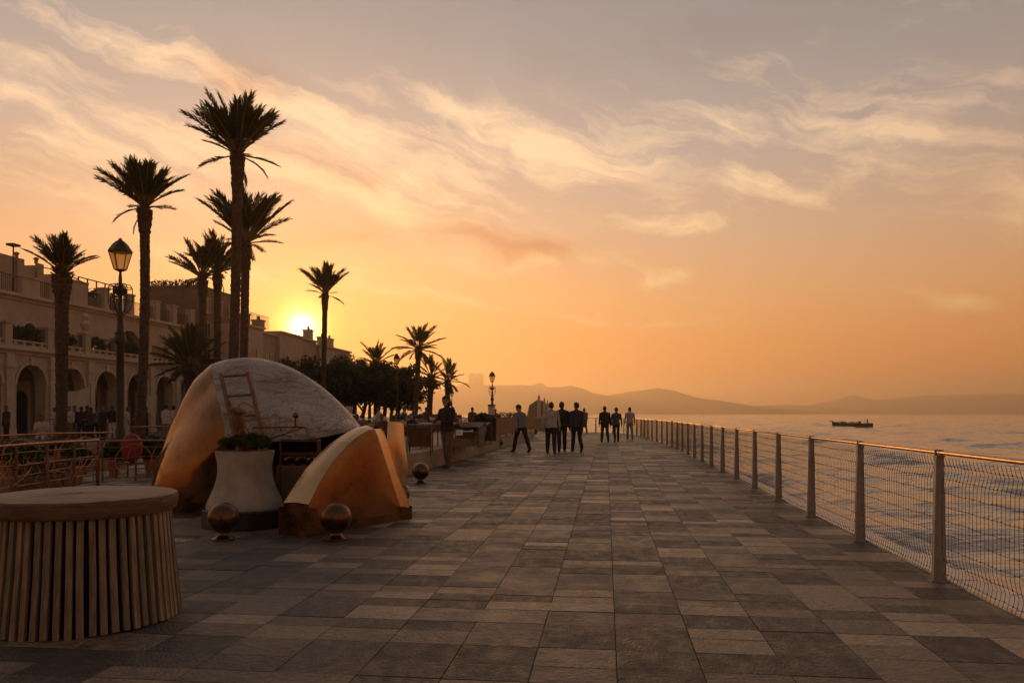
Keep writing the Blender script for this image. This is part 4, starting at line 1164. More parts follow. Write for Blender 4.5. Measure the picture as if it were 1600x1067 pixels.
def palm(label, base, top, r0, r1, L, n, seed, lo=-25, spread=1.0, boot=True, curve=0.0):
    """base, top: places of the foot and of the crown's heart"""
    r = random.Random(seed); base = Vector(base); top = Vector(top)
    root = thing('palm_tree', label, 'palm tree', base, 0, 'palms along the seafront')
    H = top - base; h = H.length
    mb = MB(); na = 22; rings = max(20, int(h/0.085)); vs = []
    for j in range(rings+1):
        t = j/rings; c = H*t + Vector((curve*math.sin(math.pi*t), 0.3*curve*math.sin(math.pi*t), 0))
        rad = r0 + (r1-r0)*t + 0.10*r0*math.exp(-t*h/0.5) + (0.35*r1*math.exp(-((1-t)*h/0.55)**2) if boot else 0)
        for k in range(na):
            a = 2*math.pi*k/na
            ph = (k + (j//2 % 2)*1)//2
            jag = 0.05 if (k + (j // 2)) % 2 == 0 else -0.035
            tooth = (0.045 if j % 2 else -0.02)
            rr = rad*(1 + jag + tooth + r.uniform(-0.05, 0.05)) + (r.uniform(0, 0.05) if t > 0.9 else 0)
            vs.append(c + Vector((math.cos(a)*rr, math.sin(a)*rr, 0)))
    mb.add(vs, [(j*na+k, j*na+(k+1) % na, (j+1)*na+(k+1) % na, (j+1)*na+k) for j in range(rings) for k in range(na)])
    mb.build('trunk', M['trunk'], root)
    # crown: heart of old leaf bases, and the fronds as its pieces
    mb = MB(); mb.ball((0, 0, 0.0), (r1*1.05, r1*1.05, r1*1.7), 12, 8)
    for k in range(26):
        a = k*2.4; z = -0.25 + 0.5*k/26; d = Vector((math.cos(a), math.sin(a), 0.9)).normalized()
        mb.tube([Vector((math.cos(a)*r1*0.7, math.sin(a)*r1*0.7, z)), Vector((math.cos(a)*r1*0.9, math.sin(a)*r1*0.9, z)) + d*r1*1.0], [0.045, 0.018], 4)
    cr = mb.build('crown', M['trunk'], root, loc=H)
    for k in range(n):
        u = (k+0.5)/n
        el = 87 - (87-lo)*u**0.95 + r.uniform(-7, 7)
        if k >= n - n//7: el = r.uniform(-18, lo)
        az = k*137.5 + r.uniform(-18, 18)
        if el > 45: f = FR[r.choice([0, 4, 2])][0]
        elif el > 10: f = FR[r.choice([0, 1, 2])][0]
        else: f = FR[r.choice([1, 3, 2])][0]
        s = L*r.uniform(0.72, 1.12)*(0.95 if el > 70 else 1.0)*(0.62 if k >= n - n//7 else 1)
        ob('frond', f, cr, (0, 0, r1*0.5), (r.uniform(-0.3, 0.3), -R(el), R(az)), (s, s*spread*r.uniform(0.85, 1.1), s))
    for k in range(4):
        ob('dead_frond', FR[3][0], cr, (0, 0, -r1*0.3), (r.uniform(-0.4, 0.4), -R(r.uniform(-78, -45)), R(r.uniform(0, 360))), (L*r.uniform(0.35, 0.55), L*0.3, L*0.4))
    return root
def palm_px(label, Y, bx, tx, ty, w0, w1, crown_px, n, seed, **kw):
    palm(label, (gx(bx, Y), Y, -0.02), pix(tx, ty, Y), w0*0.76*Y/F/2, w1*0.78*Y/F/2, crown_px*Y/F, n, seed, **kw)
palm_px('short stout palm at far left with a dark shaggy trunk', 26, 96, 97, 432, 19, 25, 58, 40, 1, lo=30)
palm_px('second tallest palm, between the near street lamp and the tallest palm', 28, 217, 226, 328, 17, 18, 78, 50, 2, lo=32, curve=0.08)
palm_px('tallest palm, its crown highest against the sky', 28, 359, 371, 246, 18, 19, 92, 56, 3, lo=34, curve=0.05)
palm_px('palm close behind the tallest trunk with a wide lower crown', 35, 379, 384, 384, 15, 16, 84, 44, 4, lo=30)
palm_px('left of the twin half height palms beside the tallest palm', 40, 316, 317, 438, 12, 13, 60, 34, 5, lo=22)
palm_px('right of the twin half height palms beside the tallest palm', 41, 339, 340, 428, 13, 13, 60, 34, 6, lo=22)
palm_px('slim lone palm just right of the setting sun', 55, 504, 508, 462, 9.5, 10, 47, 38, 7, lo=34)
palm_px('leaning palm right of the dark tree clump', 52, 645, 654, 548, 12, 9, 42, 30, 8, lo=-32, curve=0.05)
palm_px('smaller palm beside the leaning palm', 56, 669, 674, 592, 12, 10, 34, 24, 9, lo=-40)
palm_px('rightmost palm with ragged drooping fronds', 58, 697, 700, 598, 11, 9, 36, 20, 10, lo=-40)
palm_px('low bushy palm in front of the arcade end', 38, 297, 297, 578, 18, 18, 66, 46, 11, lo=-25)
palm_px('palm whose crown tops the dark tree clump', 66, 588, 588, 570, 11, 10, 36, 26, 12, lo=-20)

# ------------------------------------------------------------------ trees beyond the terrace
def tree(label, px, Y, H, cw, seed):
    r = random.Random(seed); root = thing('tree', label, 'tree', (gx(px, Y), Y, -0.02), r.uniform(0, 6), 'trees of the dark clump')
    mb = MB(); hb = H*0.36
    mb.tube([(0, 0, 0), (r.uniform(-.1, .1), 0.05, hb*0.5), (r.uniform(-.2, .2), r.uniform(-.2, .2), hb), (r.uniform(-.2, .2), 0, H*0.7)], [0.22, 0.17, 0.14, 0.05], 8)
    tips = []
    for k in range(7):
        a = k*2.4 + r.uniform(-.3, .3); z = hb*(0.8+0.1*k); e = Vector((math.cos(a)*cw*0.55, math.sin(a)*cw*0.55, min(H*0.85, z + H*0.25*r.uniform(.5, 1.2))))
        mb.tube([(0, 0, z), (e.x*0.5, e.y*0.5, z + (e.z-z)*0.6), e], [0.09, 0.06, 0.02], 5); tips.append(e)
    mb.build('trunk', M['bark'], root, smooth=60)
    c = MB(); tips += [Vector((0, 0, H*0.82)), Vector((0, 0, H*0.62))]
    cl = []
    for e in tips:
        for _ in range(3): cl.append((e + Vector((r.gauss(0, cw*0.16), r.gauss(0, cw*0.16), r.gauss(0, H*0.06))), r.uniform(0.5, 0.95)*cw*0.30))
    for (cc, rad) in cl:
        for _ in range(210):
            p = Vector((r.gauss(0, 1), r.gauss(0, 1), r.gauss(0, 0.8))); p = p.normalized()*rad*r.random()**0.45 + cc
            if p.z > H or p.z < hb*0.9: continue
            d = Vector((r.gauss(0, 1), r.gauss(0, 1), r.gauss(0, 0.6))).normalized(); e = d.cross(Vector((r.gauss(0, 1), r.gauss(0, 1), r.gauss(0, 1)))).normalized()
            s = r.uniform(0.10, 0.20)
            c.add([p - d*s, p + e*s*0.5, p + d*s, p - e*s*0.5], [(0, 1, 2, 3)])
    c.build('crown', M['leaf'], root)
for k, (px, Y, H, cw) in enumerate([(447, 64, 5.9, 3.6), (470, 76, 6.6, 4.0), (487, 62, 5.9, 3.4), (520, 70, 6.3, 4.0), (534, 60, 5.7, 3.2), (552, 74, 6.9, 4.0), (566, 62, 5.7, 3.2), (578, 80, 7.0, 4.2), (600, 64, 6.1, 3.4), (612, 76, 6.5, 3.8), (622, 60, 5.0, 2.6), (424, 70, 6.2, 3.8)]):
    tree('round crowned tree in the dark clump beyond the silver shell', px, Y, H, cw, 100+k)

# ------------------------------------------------------------------ street lamps
def lamp(label, px, Y, ztop, s=1.0, basket=True):
    root = thing('street_lamp', label, 'street lamp', (gx(px, Y), Y, -0.01), 0.5, 'lantern street lamps')
    k = s; zb = ztop - 0.92*k
    mb = MB(); mb.lathe([(0.2*k, 0), (0.2*k, 0.35), (0.15*k, 0.45), (0.13*k, 0.9), (0.105*k, 1.0), (0.095*k, zb*0.62), (0.13*k, zb*0.63), (0.15*k, zb*0.655), (0.12*k, zb*0.67), (0.14*k, zb*0.685), (0.09*k, zb*0.70), (0.075*k, zb*0.76), (0.095*k, zb*0.78), (0.06*k, zb*0.80), (0.045*k, zb*0.97), (0.03*k, zb)], 14); mb.build('post', M['lampiron'], root, smooth=40)
    if basket:
        mb = MB()
        for q in range(6):
            a = q*math.pi/3; c, s_ = math.cos(a), math.sin(a)
            mb.tube([(c*rr*k, s_*rr*k, zb - dz*k) for rr, dz in ((0.05, 0.30), (0.24, 0.33), (0.29, 0.42), (0.29, 0.75), (0.25, 0.95), (0.06, 1.18))], 0.013*k, 5)
        for dz, rr in ((0.42, 0.29), (0.75, 0.29)):
            mb.tube([(math.cos(t*math.pi/8)*rr*k, math.sin(t*math.pi/8)*rr*k, zb - dz*k) for t in range(16)], 0.012*k, 5, closed=True)
        bk = mb.build('plant_basket', M['lampiron'], root)
        ob('plant', bush_mesh('plant', 0.17*k, 0.17*k, 0.14*k, 160, 0.06*k, int(px), M['shrub']), bk, (0, 0, zb - 0.5*k))
    mb = MB(); mb.lathe([(0.03*k, 0), (0.05*k, 0.02), (0.135*k, 0.05), (0.15*k, 0.075)], 6, c=(0, 0, zb)); mb.lathe([(0.275*k, 0), (0.30*k, 0.02), (0.30*k, 0.05), (0.19*k, 0.22), (0.10*k, 0.31), (0.05*k, 0.33), (0.045*k, 0.37), (0.0, 0.40)], 6, c=(0, 0, zb+0.52*k))
    for q in range(6):
        a = q*math.pi/3; mb.tube([(math.cos(a)*0.15*k, math.sin(a)*0.15*k, zb+0.07*k), (math.cos(a)*0.28*k, math.sin(a)*0.28*k, zb+0.53*k)], 0.013*k, 4)
    ln = mb.build('lantern', M['lampiron'], root)
    for q in range(6):
        a, b_ = q*math.pi/3, (q+1)*math.pi/3
        g = MB(); g.add([(math.cos(a)*0.143*k, math.sin(a)*0.143*k, zb+0.08*k), (math.cos(b_)*0.143*k, math.sin(b_)*0.143*k, zb+0.08*k), (math.cos(b_)*0.272*k, math.sin(b_)*0.272*k, zb+0.52*k), (math.cos(a)*0.272*k, math.sin(a)*0.272*k, zb+0.52*k)], [(0, 1, 2, 3)])
        g.build('pane', M['lglass'], ln)
lamp('tall lantern street lamp between the two left palms', 188, 21, gz(371, 21))
lamp('slender lantern lamp standing alone against the orange sky above the stalls', 769, 62, gz(580, 62), 0.95)
lamp('lantern lamp at the right edge of the dark tree clump', 620, 56, gz(553, 56), 0.85, False)
lamp('small distant lamp right of the last palm', 706, 75, gz(609, 75), 0.75, False)
# ------------------------------------------------------------------ people
def ell_loft(secs, n=16):
    """secs: (centre, rx, ry, direction or None) -> verts, faces of a closed loft with horizontal or given-normal rings"""
    vs = []; fs = []
    m = len(secs)
    for i, (c, rx, ry) in enumerate(secs):
        a = Vector(secs[max(i-1, 0)][0]); b = Vector(secs[min(i+1, m-1)][0]); d = (b-a).normalized()
        u = Vector((1, 0, 0)) if abs(d.x) < 0.8 else Vector((0, 1, 0)); u = (u - d*u.dot(d)).normalized(); w = d.cross(u)
        for k in range(n):
            t = 2*math.pi*k/n; vs.append(Vector(c) + u*math.cos(t)*rx + w*math.sin(t)*ry)
    for i in range(m-1):
        for k in range(n): fs.append((i*n+k, i*n+(k+1) % n, (i+1)*n+(k+1) % n, (i+1)*n+k))
    fs.append(tuple(range(n))[::-1]); fs.append(tuple((m-1)*n+k for k in range(n)))
    return vs, fs
SKIN, SHIRT, PANTS, SHOE = 0, 1, 2, 3
def person_mesh(H=1.75, thigh=(0.0, 0.0), knee=(0.05, 0.05), arm=((0.0, 0.15), (0.0, 0.15)), lean=0.0, head=(0.0, 0.0), build=1.0, sit=False, longsleeve=True, voxel=0.015, fingers=True, abd=0.10, forein=0.0, spread=0.02):
    """a clothed standing, walking or seated figure facing +Y, one continuous surface"""
    k = H/1.75; prims = []; TL, SHN = 0.43*k, 0.43*k
    hipz = 0.93*k; legs = []
    for s in (0, 1):
        sx = -1 if s == 0 else 1
        hp = Vector((sx*0.092*k, 0, 0)); a = thigh[s]
        kn = hp + Vector((sx*spread, math.sin(a), -math.cos(a))).normalized()*TL; b = a - knee[s]
        an = kn + Vector((sx*spread*0.8, math.sin(b), -math.cos(b))).normalized()*SHN
        legs.append((hp, kn, an, b))
    low = min(l[2].z for l in legs); base = -low + 0.075*k
    o = Vector((0, 0, base))
    def add(tag_, secs): prims.append((tag_, secs))
    for s, (hp, kn, an, b) in enumerate(legs):
        hp, kn, an = hp+o, kn+o, an+o
        add(PANTS, [(hp + Vector((0, 0, 0.03)), 0.10*k*build, 0.105*k*build), (hp.lerp(kn, 0.35), 0.092*k*build, 0.095*k*build), (hp.lerp(kn, 0.8), 0.074*k*build, 0.076*k*build), (kn, 0.070*k*build, 0.072*k*build), (kn.lerp(an, 0.4), 0.070*k*build, 0.073*k*build), (kn.lerp(an, 0.9), 0.060*k, 0.068*k), (an + (an-kn).normalized()*0.02, 0.060*k, 0.070*k)])
        pitch = max(-0.7, min(0.5, b if an.z > base+low+0.02 else 0.0)); f = Vector((0.03*(-1 if s == 0 else 1), math.cos(pitch), math.sin(pitch))).normalized(); dn = Vector((0, 0, -1))
        add(SHOE, [(an + dn*0.02*k - f*0.055*k, 0.038*k, 0.04*k), (an + dn*0.035*k + f*0.02*k, 0.045*k, 0.040*k), (an + dn*0.045*k + f*0.11*k, 0.046*k, 0.030*k), (an + dn*0.048*k + f*0.19*k, 0.036*k, 0.024*k), (an + dn*0.05*k + f*0.215*k, 0.02*k, 0.016*k)])
    pel = o.copy(); rot = Matrix.Rotation(-lean, 3, 'X')
    def up(x, y, z): return pel + rot @ Vector((x*k, y*k, z*k))
    add(PANTS, [(pel + Vector((0, 0, -0.09*k)), 0.14*k*build, 0.11*k*build), (pel, 0.168*k*build, 0.118*k*build), (up(0, 0, 0.10), 0.155*k*build, 0.105*k*build)])
    NTORSO = len(prims)
    add(SHIRT, [(up(0, 0.0, -0.075), 0.186*k*build, 0.134*k*build), (up(0, 0.0, -0.03), 0.182*k*build, 0.130*k*build), (up(0, 0, 0.07), 0.172*k*build, 0.122*k*build), (up(0, 0.005, 0.2), 0.166*k*build, 0.116*k*build), (up(0, 0.01, 0.33), 0.178*k*build, 0.120*k*build), (up(0, 0.0, 0.43), 0.178*k, 0.110*k), (up(0, -0.01, 0.485), 0.135*k, 0.085*k), (up(0, -0.005, 0.52), 0.075*k, 0.07*k), (up(0, 0.0, 0.545), 0.06*k, 0.06*k)])
    add(SHIRT, [(up(-0.235, -0.005, 0.43), 0.012*k, 0.012*k), (up(-0.215, -0.005, 0.437), 0.04*k, 0.04*k), (up(-0.17, -0.005, 0.445), 0.058*k, 0.060*k), (up(-0.08, -0.005, 0.462), 0.064*k, 0.074*k), (up(0, -0.005, 0.468), 0.072*k, 0.08*k), (up(0.08, -0.005, 0.462), 0.064*k, 0.074*k), (up(0.17, -0.005, 0.445), 0.058*k, 0.060*k), (up(0.215, -0.005, 0.437), 0.04*k, 0.04*k), (up(0.235, -0.005, 0.43), 0.012*k, 0.012*k)])
    add(SKIN, [(up(0, 0.0, 0.50), 0.053*k, 0.056*k), (up(0, 0.015, 0.60), 0.05*k, 0.055*k)])
    hands = []
    for s in (0, 1):
        sx = -1 if s == 0 else 1; sw, el = arm[s]
        sh = Vector((sx*0.195, -0.005, 0.45)); d1 = Vector((sx*abd, math.sin(sw), -math.cos(sw))).normalized()
        eb = sh + d1*0.285; d2 = Vector((sx*(abd*0.3) - sx*forein, math.sin(sw+el), -math.cos(sw+el))).normalized(); wr = eb + d2*0.25
        S = lambda v: up(v.x, v.y, v.z)
        sleeve = SHIRT
        add(SHIRT, [(S(sh - d1*0.05), 0.018*k, 0.018*k), (S(sh - d1*0.035), 0.042*k*build, 0.044*k*build), (S(sh), 0.060*k*build, 0.064*k*build), (S(sh.lerp(eb, 0.5)), 0.055*k*build, 0.058*k*build), (S(eb), 0.047*k, 0.049*k)])
        add(SHIRT if longsleeve else SKIN, [(S(eb - d2*0.02), 0.045*k, 0.047*k), (S(eb.lerp(wr, 0.4)), 0.042*k, 0.044*k), (S(wr), 0.034*k, 0.036*k)])
        hd = wr + d2*0.075
        add(SKIN, [(S(wr - d2*0.01), 0.024*k, 0.026*k), (S(wr + d2*0.04), 0.02*k, 0.036*k), (S(hd), 0.018*k, 0.04*k), (S(hd + d2*0.02), 0.014*k, 0.036*k)])
        hands.append((S(hd), (S(hd + d2) - S(hd)).normalized(), sx))
    # head
    hy, hp_ = head; hr = Matrix.Rotation(hy, 3, 'Z') @ Matrix.Rotation(hp_, 3, 'X')
    hc = up(0, 0.028, 0.667)
    kh = 1.09*k
    def hd_(x, y, z): return hc + hr @ (rot @ Vector((x*kh, y*kh, z*kh)))
    add(SKIN, [(hd_(0, 0.015, -0.112), 0.030*kh, 0.040*kh), (hd_(0, 0.012, -0.085), 0.055*kh, 0.072*kh), (hd_(0, 0.004, -0.035), 0.068*kh, 0.088*kh), (hd_(0, 0, 0.02), 0.074*kh, 0.095*kh), (hd_(0, -0.006, 0.07), 0.068*kh, 0.088*kh), (hd_(0, -0.01, 0.105), 0.045*kh, 0.06*kh), (hd_(0, -0.01, 0.12), 0.015*kh, 0.02*kh)])
    add(SKIN, [(hd_(0, 0.085, 0.02), 0.010*kh, 0.012*kh), (hd_(0, 0.103, -0.02), 0.016*kh, 0.016*kh), (hd_(0, 0.09, -0.032), 0.013*kh, 0.010*kh)])
    for sx in (-1, 1): add(SKIN, [(hd_(sx*0.072, -0.005, -0.03), 0.008*kh, 0.014*kh), (hd_(sx*0.080, -0.01, 0.0), 0.010*kh, 0.022*kh), (hd_(sx*0.076, -0.01, 0.03), 0.007*kh, 0.014*kh)])
    vs, fs = [], []
    for tg, secs in prims:
        v, f = ell_loft(secs); b0 = len(vs); vs += v; fs += [tuple(b0+i for i in q) for q in f]
    me = bpy.data.meshes.new('tmp'); me.from_pydata([tuple(v) for v in vs], [], fs)
    bm = bmesh.new(); bm.from_mesh(me); bmesh.ops.recalc_face_normals(bm, faces=bm.faces); bm.to_mesh(me); bm.free()
    tmp = bpy.data.objects.new('tmp', me); COL.objects.link(tmp)
    md = tmp.modifiers.new('r', 'REMESH'); md.mode = 'VOXEL'; md.voxel_size = voxel
    ms = tmp.modifiers.new('s', 'SMOOTH'); ms.factor = 0.5; ms.iterations = 2
    dg = bpy.context.evaluated_depsgraph_get()
    out = bpy.data.meshes.new_from_object(tmp.evaluated_get(dg))
    bpy.data.objects.remove(tmp); bpy.data.meshes.remove(me)
    # which garment each face belongs to
    C = []; Rr = []; T = []; TR = []
    for pi_, (tg, secs) in enumerate(prims):
        for (a, b) in zip(secs[:-1], secs[1:]):
            for t in (0, 0.33, 0.66, 1.0):
                C.append(Vector(a[0]).lerp(Vector(b[0]), t)); Rr.append(((a[1]+a[2])*(1-t) + (b[1]+b[2])*t)/2); T.append(tg); TR.append((tg == PANTS) or pi_ == NTORSO)
    C = np.array(C); Rr = np.array(Rr); T = np.array(T)
    pc = np.array([p.center[:] for p in out.polygons])
    dd = np.sqrt(((pc[:, None, :] - C[None])**2).sum(-1)) - Rr[None]
    near = dd.argmin(1); mi = T[near].astype(np.int32)
    ax = np.array((rot @ Vector((0, 0, 1)))[:]); hgt = ((pc - np.array(pel[:])) @ ax)/k
    trunkish = np.array(TR)[near]
    mi[trunkish & (hgt > -0.055 + 0.012*np.sin(pc[:, 0]*18))] = SHIRT
    mi[trunkish & (hgt <= -0.055 + 0.012*np.sin(pc[:, 0]*18))] = PANTS
    V = [v.co[:] for v in out.vertices]; Fc = [tuple(p.vertices) for p in out.polygons]; mi = list(mi)
    bpy.data.meshes.remove(out)
    if fingers:
        mb = MB()
        for (c, d, sx) in hands:
            side = d.cross(Vector((sx, 0, 0))).normalized()
            inn = Vector((-sx, 0, 0))
            for q, ln in enumerate((0.062, 0.075, 0.070, 0.052)):
                p0 = c + d*0.005 + side*(q-1.5)*0.019*k
                mb.tube([p0, p0 + d*ln*0.5*k + inn*0.006, p0 + d*ln*0.85*k + inn*0.022], [0.0095*k, 0.009*k, 0.007*k], 6)
            p0 = c - d*0.045 - side*0.03*k*-1
            mb.tube([p0, p0 + d*0.03*k + side*0.018*k + inn*0.012, p0 + d*0.058*k + side*0.014*k + inn*0.024], [0.012*k, 0.010*k, 0.008*k], 6)
        b0 = len(V); V += mb.v; Fc += [tuple(b0+i for i in f) for f in mb.f]; mi += [SKIN]*len(mb.f)
    res = bpy.data.meshes.new('body'); res.from_pydata(V, [], Fc); 
    for _ in range(4): res.materials.append(None)
    res.polygons.foreach_set('material_index', [int(x) for x in mi]); res.polygons.foreach_set('use_smooth', [True]*len(Fc)); res.update()
    # hair shell
    hb = MB(); n1, n2 = 18, 12; vs = []; keep = []
    for i in range(n2+1):
        a = -math.pi/2 + math.pi*i/n2
        for j in range(n1):
            t = 2*math.pi*j/n1; d = Vector((math.cos(a)*math.cos(t), math.cos(a)*math.sin(t), math.sin(a)))
            w = 1 + 0.05*noise.noise(d*4 + Vector((H*7, 0, 0)))
            vs.append(hd_(d.x*0.085*w, d.y*0.106*w - 0.010, d.z*0.112*w + 0.024)); keep.append(d)
    fs = []
    for i in range(n2):
        for j in range(n1):
            ids = (i*n1+j, i*n1+(j+1) % n1, (i+1)*n1+(j+1) % n1, (i+1)*n1+j)
            d = sum((keep[q] for q in ids), Vector())/4
            if d.z > 0.30 + 0.35*max(0, d.y) or (d.y < -0.05 and d.z > -0.75) : fs.append(ids)
    hb.add(vs, fs); hm = hb.mesh('hair', None, 180)
    return res, hm, (hd_, up)
cloth_cache = {}
def cl(c, rough=0.85):
    key = tuple(c)
    if key not in cloth_cache: cloth_cache[key] = mat('clothing', c, rough, var=0.25, scale=9, bump=0.35, bscale=14)
    return cloth_cache[key]
SK = mat('skin', (0.36, 0.21, 0.14), 0.55, var=0.12); SK2 = mat('skin', (0.24, 0.135, 0.085), 0.55, var=0.12)
HAIR = mat('hair', (0.022, 0.016, 0.013), 0.5, var=0.3, scale=30)
def put_person(label, meshes, loc, rz, shirt, pants, shoe=(0.03, 0.025, 0.02), skin=None, hair=None, group=None, name='person'):
    body, hm, _ = meshes
    t = thing(name, label, 'person', loc, rz, group)
    b = ob('body', body, t)
    for i, m in enumerate((skin or SK, cl(shirt), cl(pants), cl(shoe))):
        b.material_slots[i].link = 'OBJECT'; b.material_slots[i].material = m
    h = ob('hair', hm, t); 
    h.material_slots[0].link = 'OBJECT'; h.material_slots[0].material = hair or HAIR
    return t
def at(px, py): 
    Y = CAMH*F/(py-HORIZON); return (gx(px, Y), Y, 0.003)
DK = (0.022, 0.018, 0.018)
# those walking on the promenade
P = person_mesh(1.80, (0.10, -0.10), (0.06, 0.10), ((0.35, 1.15), (0.35, 1.15)), -0.03*-1, (0.15, -0.35), 1.12, abd=0.16, forein=0.55)
t = put_person('person in a dark jacket and khaki trousers looking down at something held in both hands', P, at(699, 731), R(138), (0.028, 0.022, 0.022), (0.16, 0.115, 0.07))
hd_, up = P[2]
mb = MB(); mb.lathe([(0.095, -0.13), (0.102, -0.06), (0.100, 0.02), (0.088, 0.075), (0.055, 0.108), (0.0, 0.118)], 16, sx=0.86, cap=False)
mb.v = [tuple(hd_(v[0]*0.98, v[1]*0.98 - 0.035, v[2] + 0.01)) for v in mb.v if True]
mb.f = [f for f in mb.f if sum((mb.v[i][1] for i in f))/len(f) < hd_(0, 0.045, 0)[1]]; mb.m = [0]*len(mb.f)
mb.build('hood', cl((0.03, 0.024, 0.024)), t, smooth=180)
t = put_person('man in a blue grey shirt and black trousers leaning forward with legs apart', person_mesh(1.72, (0.30, -0.34), (0.10, 0.08), ((-0.25, 0.2), (0.45, 0.4)), 0.20, (0.6, -0.3), 1.06, longsleeve=False, spread=0.10, abd=0.16), at(814, 706), R(32), (0.17, 0.215, 0.25), DK)
t = put_person('stocky man in a light grey shirt walking away', person_mesh(1.77, (0.24, -0.16), (0.05, 0.45), ((-0.22, 0.2), (0.22, 0.25)), 0.04, (0.25, -0.1), 1.16, abd=0.24, spread=0.05), at(861, 708), R(-6), (0.42, 0.40, 0.39), DK)
P = person_mesh(1.80, (-0.16, 0.26), (0.5, 0.06), ((0.25, 0.9), (-0.15, 0.2)), 0.06, (-0.4, 0), 1.05, abd=0.14)
t = put_person('walker in a black jacket with a backpack beside the light grey shirt', P, at(878, 705.5), R(0), (0.022, 0.02, 0.024), DK)
mb = MB(); mb.ball((0, 0, 0), (0.15, 0.085, 0.21), 14, 10); bpk = mb.build('backpack', cl((0.018, 0.016, 0.018)), None, smooth=180, loc=(gx(878, CAMH*F/59.5), CAMH*F/59.5 - 0.185, 1.27)); tag(bpk, 'black backpack on the walker in the black jacket', 'backpack')
t = put_person('walker in a dark purple jacket right of the backpack', person_mesh(1.78, (0.26, -0.18), (0.05, 0.55), ((-0.2, 0.25), (0.22, 0.3)), 0.05, (0.5, -0.1), 1.03, abd=0.13, spread=0.0), at(901, 705.5), R(9), (0.042, 0.032, 0.075), DK)
put_person('small distant walker between the two groups by the far fence', person_mesh(1.74, (0.2, -0.15), (0.05, 0.3), ((-0.2, 0.2), (0.2, 0.2)), 0.03, (0, 0), 1.0, voxel=0.02), (gx(913, 54), 54, 0.003), R(10), (0.12, 0.12, 0.13), DK)
put_person('walker all in black, leftmost of the far trio', person_mesh(1.72, (0.2, -0.15), (0.05, 0.35), ((0.0, 0.15), (0.05, 0.15)), 0.03, (-0.3, 0), 1.1, voxel=0.018, abd=0.2, spread=0.05), at(945, 691), R(0), (0.02, 0.017, 0.018), DK)
put_person('walker in a slate blue top in the middle of the far trio', person_mesh(1.66, (-0.15, 0.2), (0.4, 0.05), ((0.05, 0.2), (-0.05, 0.15)), 0.0, (0, 0), 0.97, voxel=0.018, abd=0.2), at(963, 690.5), R(0), (0.075, 0.085, 0.115), DK)
put_person('walker in a pale shirt and light trousers, rightmost of the far trio', person_mesh(1.70, (0.14, -0.1), (0.03, 0.3), ((0.0, 0.15), (0.0, 0.15)), 0.0, (0, 0), 1.03, voxel=0.018, abd=0.22, longsleeve=False), at(984, 686), R(0), (0.40, 0.38, 0.36), (0.20, 0.21, 0.20))

def bag(label, px, py, side, z, sz, col, sh=1.46):
    Y = CAMH*F/(py-HORIZON); root = thing('shoulder_bag', label, 'bag', (gx(px, Y) + side, Y - 0.02, z))
    mb = MB(); mb.cbox(-0.05, 0.05, -sz, sz, -sz*0.9, sz*0.9, 0.02); mb.build('pouch', cl(col), root)
    mb = MB(); mb.tube([(0, -sz*0.8, sz*0.85), (-side*0.25, -0.03, 0.3), (-side*0.35, 0.0, sh - z), (-side*0.25, 0.05, 0.32), (0, sz*0.8, sz*0.85)], 0.009, 5); mb.build('strap', cl(col), root)
bag('brown shoulder bag of the walker in the dark purple jacket', 901, 705.5, 0.27, 0.98, 0.13, (0.09, 0.05, 0.03))
bag('dark shoulder bag of the walker in the slate blue top', 963, 690.5, -0.25, 0.90, 0.12, (0.03, 0.03, 0.035), 1.36)
# shared figures for the plaza and the tables
ST = [person_mesh(1.74, (0.05, -0.05), (0.05, 0.05), ((0.1, 0.5), (0.0, 0.2)), 0.0, (0.2, -0.1), 1.05, voxel=0.028, fingers=False),
      person_mesh(1.68, (-0.06, 0.08), (0.1, 0.04), ((0.3, 1.2), (0.05, 0.3)), 0.03, (-0.3, 0.0), 0.98, voxel=0.028, fingers=False, longsleeve=False),
      person_mesh(1.78, (0.0, 0.02), (0.02, 0.05), ((0.2, 1.4), (0.2, 1.4)), 0.0, (0.0, -0.2), 1.1, voxel=0.028, fingers=False, forein=0.4)]
SI = [person_mesh(1.74, (1.45, 1.5), (1.5, 1.45), ((0.5, 0.9), (0.4, 1.0)), 0.08, (0.2, -0.1), 1.02, voxel=0.028, fingers=False),
      person_mesh(1.68, (1.5, 1.4), (1.4, 1.6), ((0.3, 1.2), (0.7, 0.6)), 0.2, (-0.4, -0.1), 1.0, voxel=0.028, fingers=False, longsleeve=False)]
WHITE = (0.50, 0.47, 0.44); GREY = (0.2, 0.19, 0.19); BLK = (0.022, 0.02, 0.02); REDC = (0.30, 0.03, 0.03); KH = (0.2, 0.15, 0.1); NAVY = (0.04, 0.045, 0.07)
def plaza(label, px, Y, k, rz, shirt, pants, group=None): put_person(label, ST[k], (gx(px, Y), Y, 0.0), R(rz), shirt, pants, skin=SK2, group=group)
plaza('standing person in black at the far left edge under the first arch', 10, 38.5, 0, 160, (0.05, 0.05, 0.055), BLK)
plaza('person with a pale top just left of the first palm trunk', 87, 42, 1, 120, WHITE, GREY)
plaza('person in a white top left of the red shirt in the plaza group', 108, 41, 0, 200, WHITE, KH)
plaza('person in a red shirt in the plaza group', 117, 41.5, 2, 170, REDC, GREY)
plaza('person in black right next to the red shirt', 127, 40.5, 0, 40, BLK, BLK)
plaza('tallest person in black in the middle of the plaza group', 136, 41, 2, -20, (0.03, 0.022, 0.022), BLK)
plaza('person in dark red brown in the plaza group', 143, 40, 1, 70, (0.09, 0.03, 0.028), BLK)
plaza('person in black with pale collar left of the near lamp', 161, 40, 0, 170, (0.035, 0.03, 0.03), BLK)
plaza('person in black and white trousers just left of the near lamp post', 176, 39.5, 2, 10, BLK, WHITE)
plaza('person in white at the back of the plaza group', 170, 45, 1, 180, WHITE, GREY)
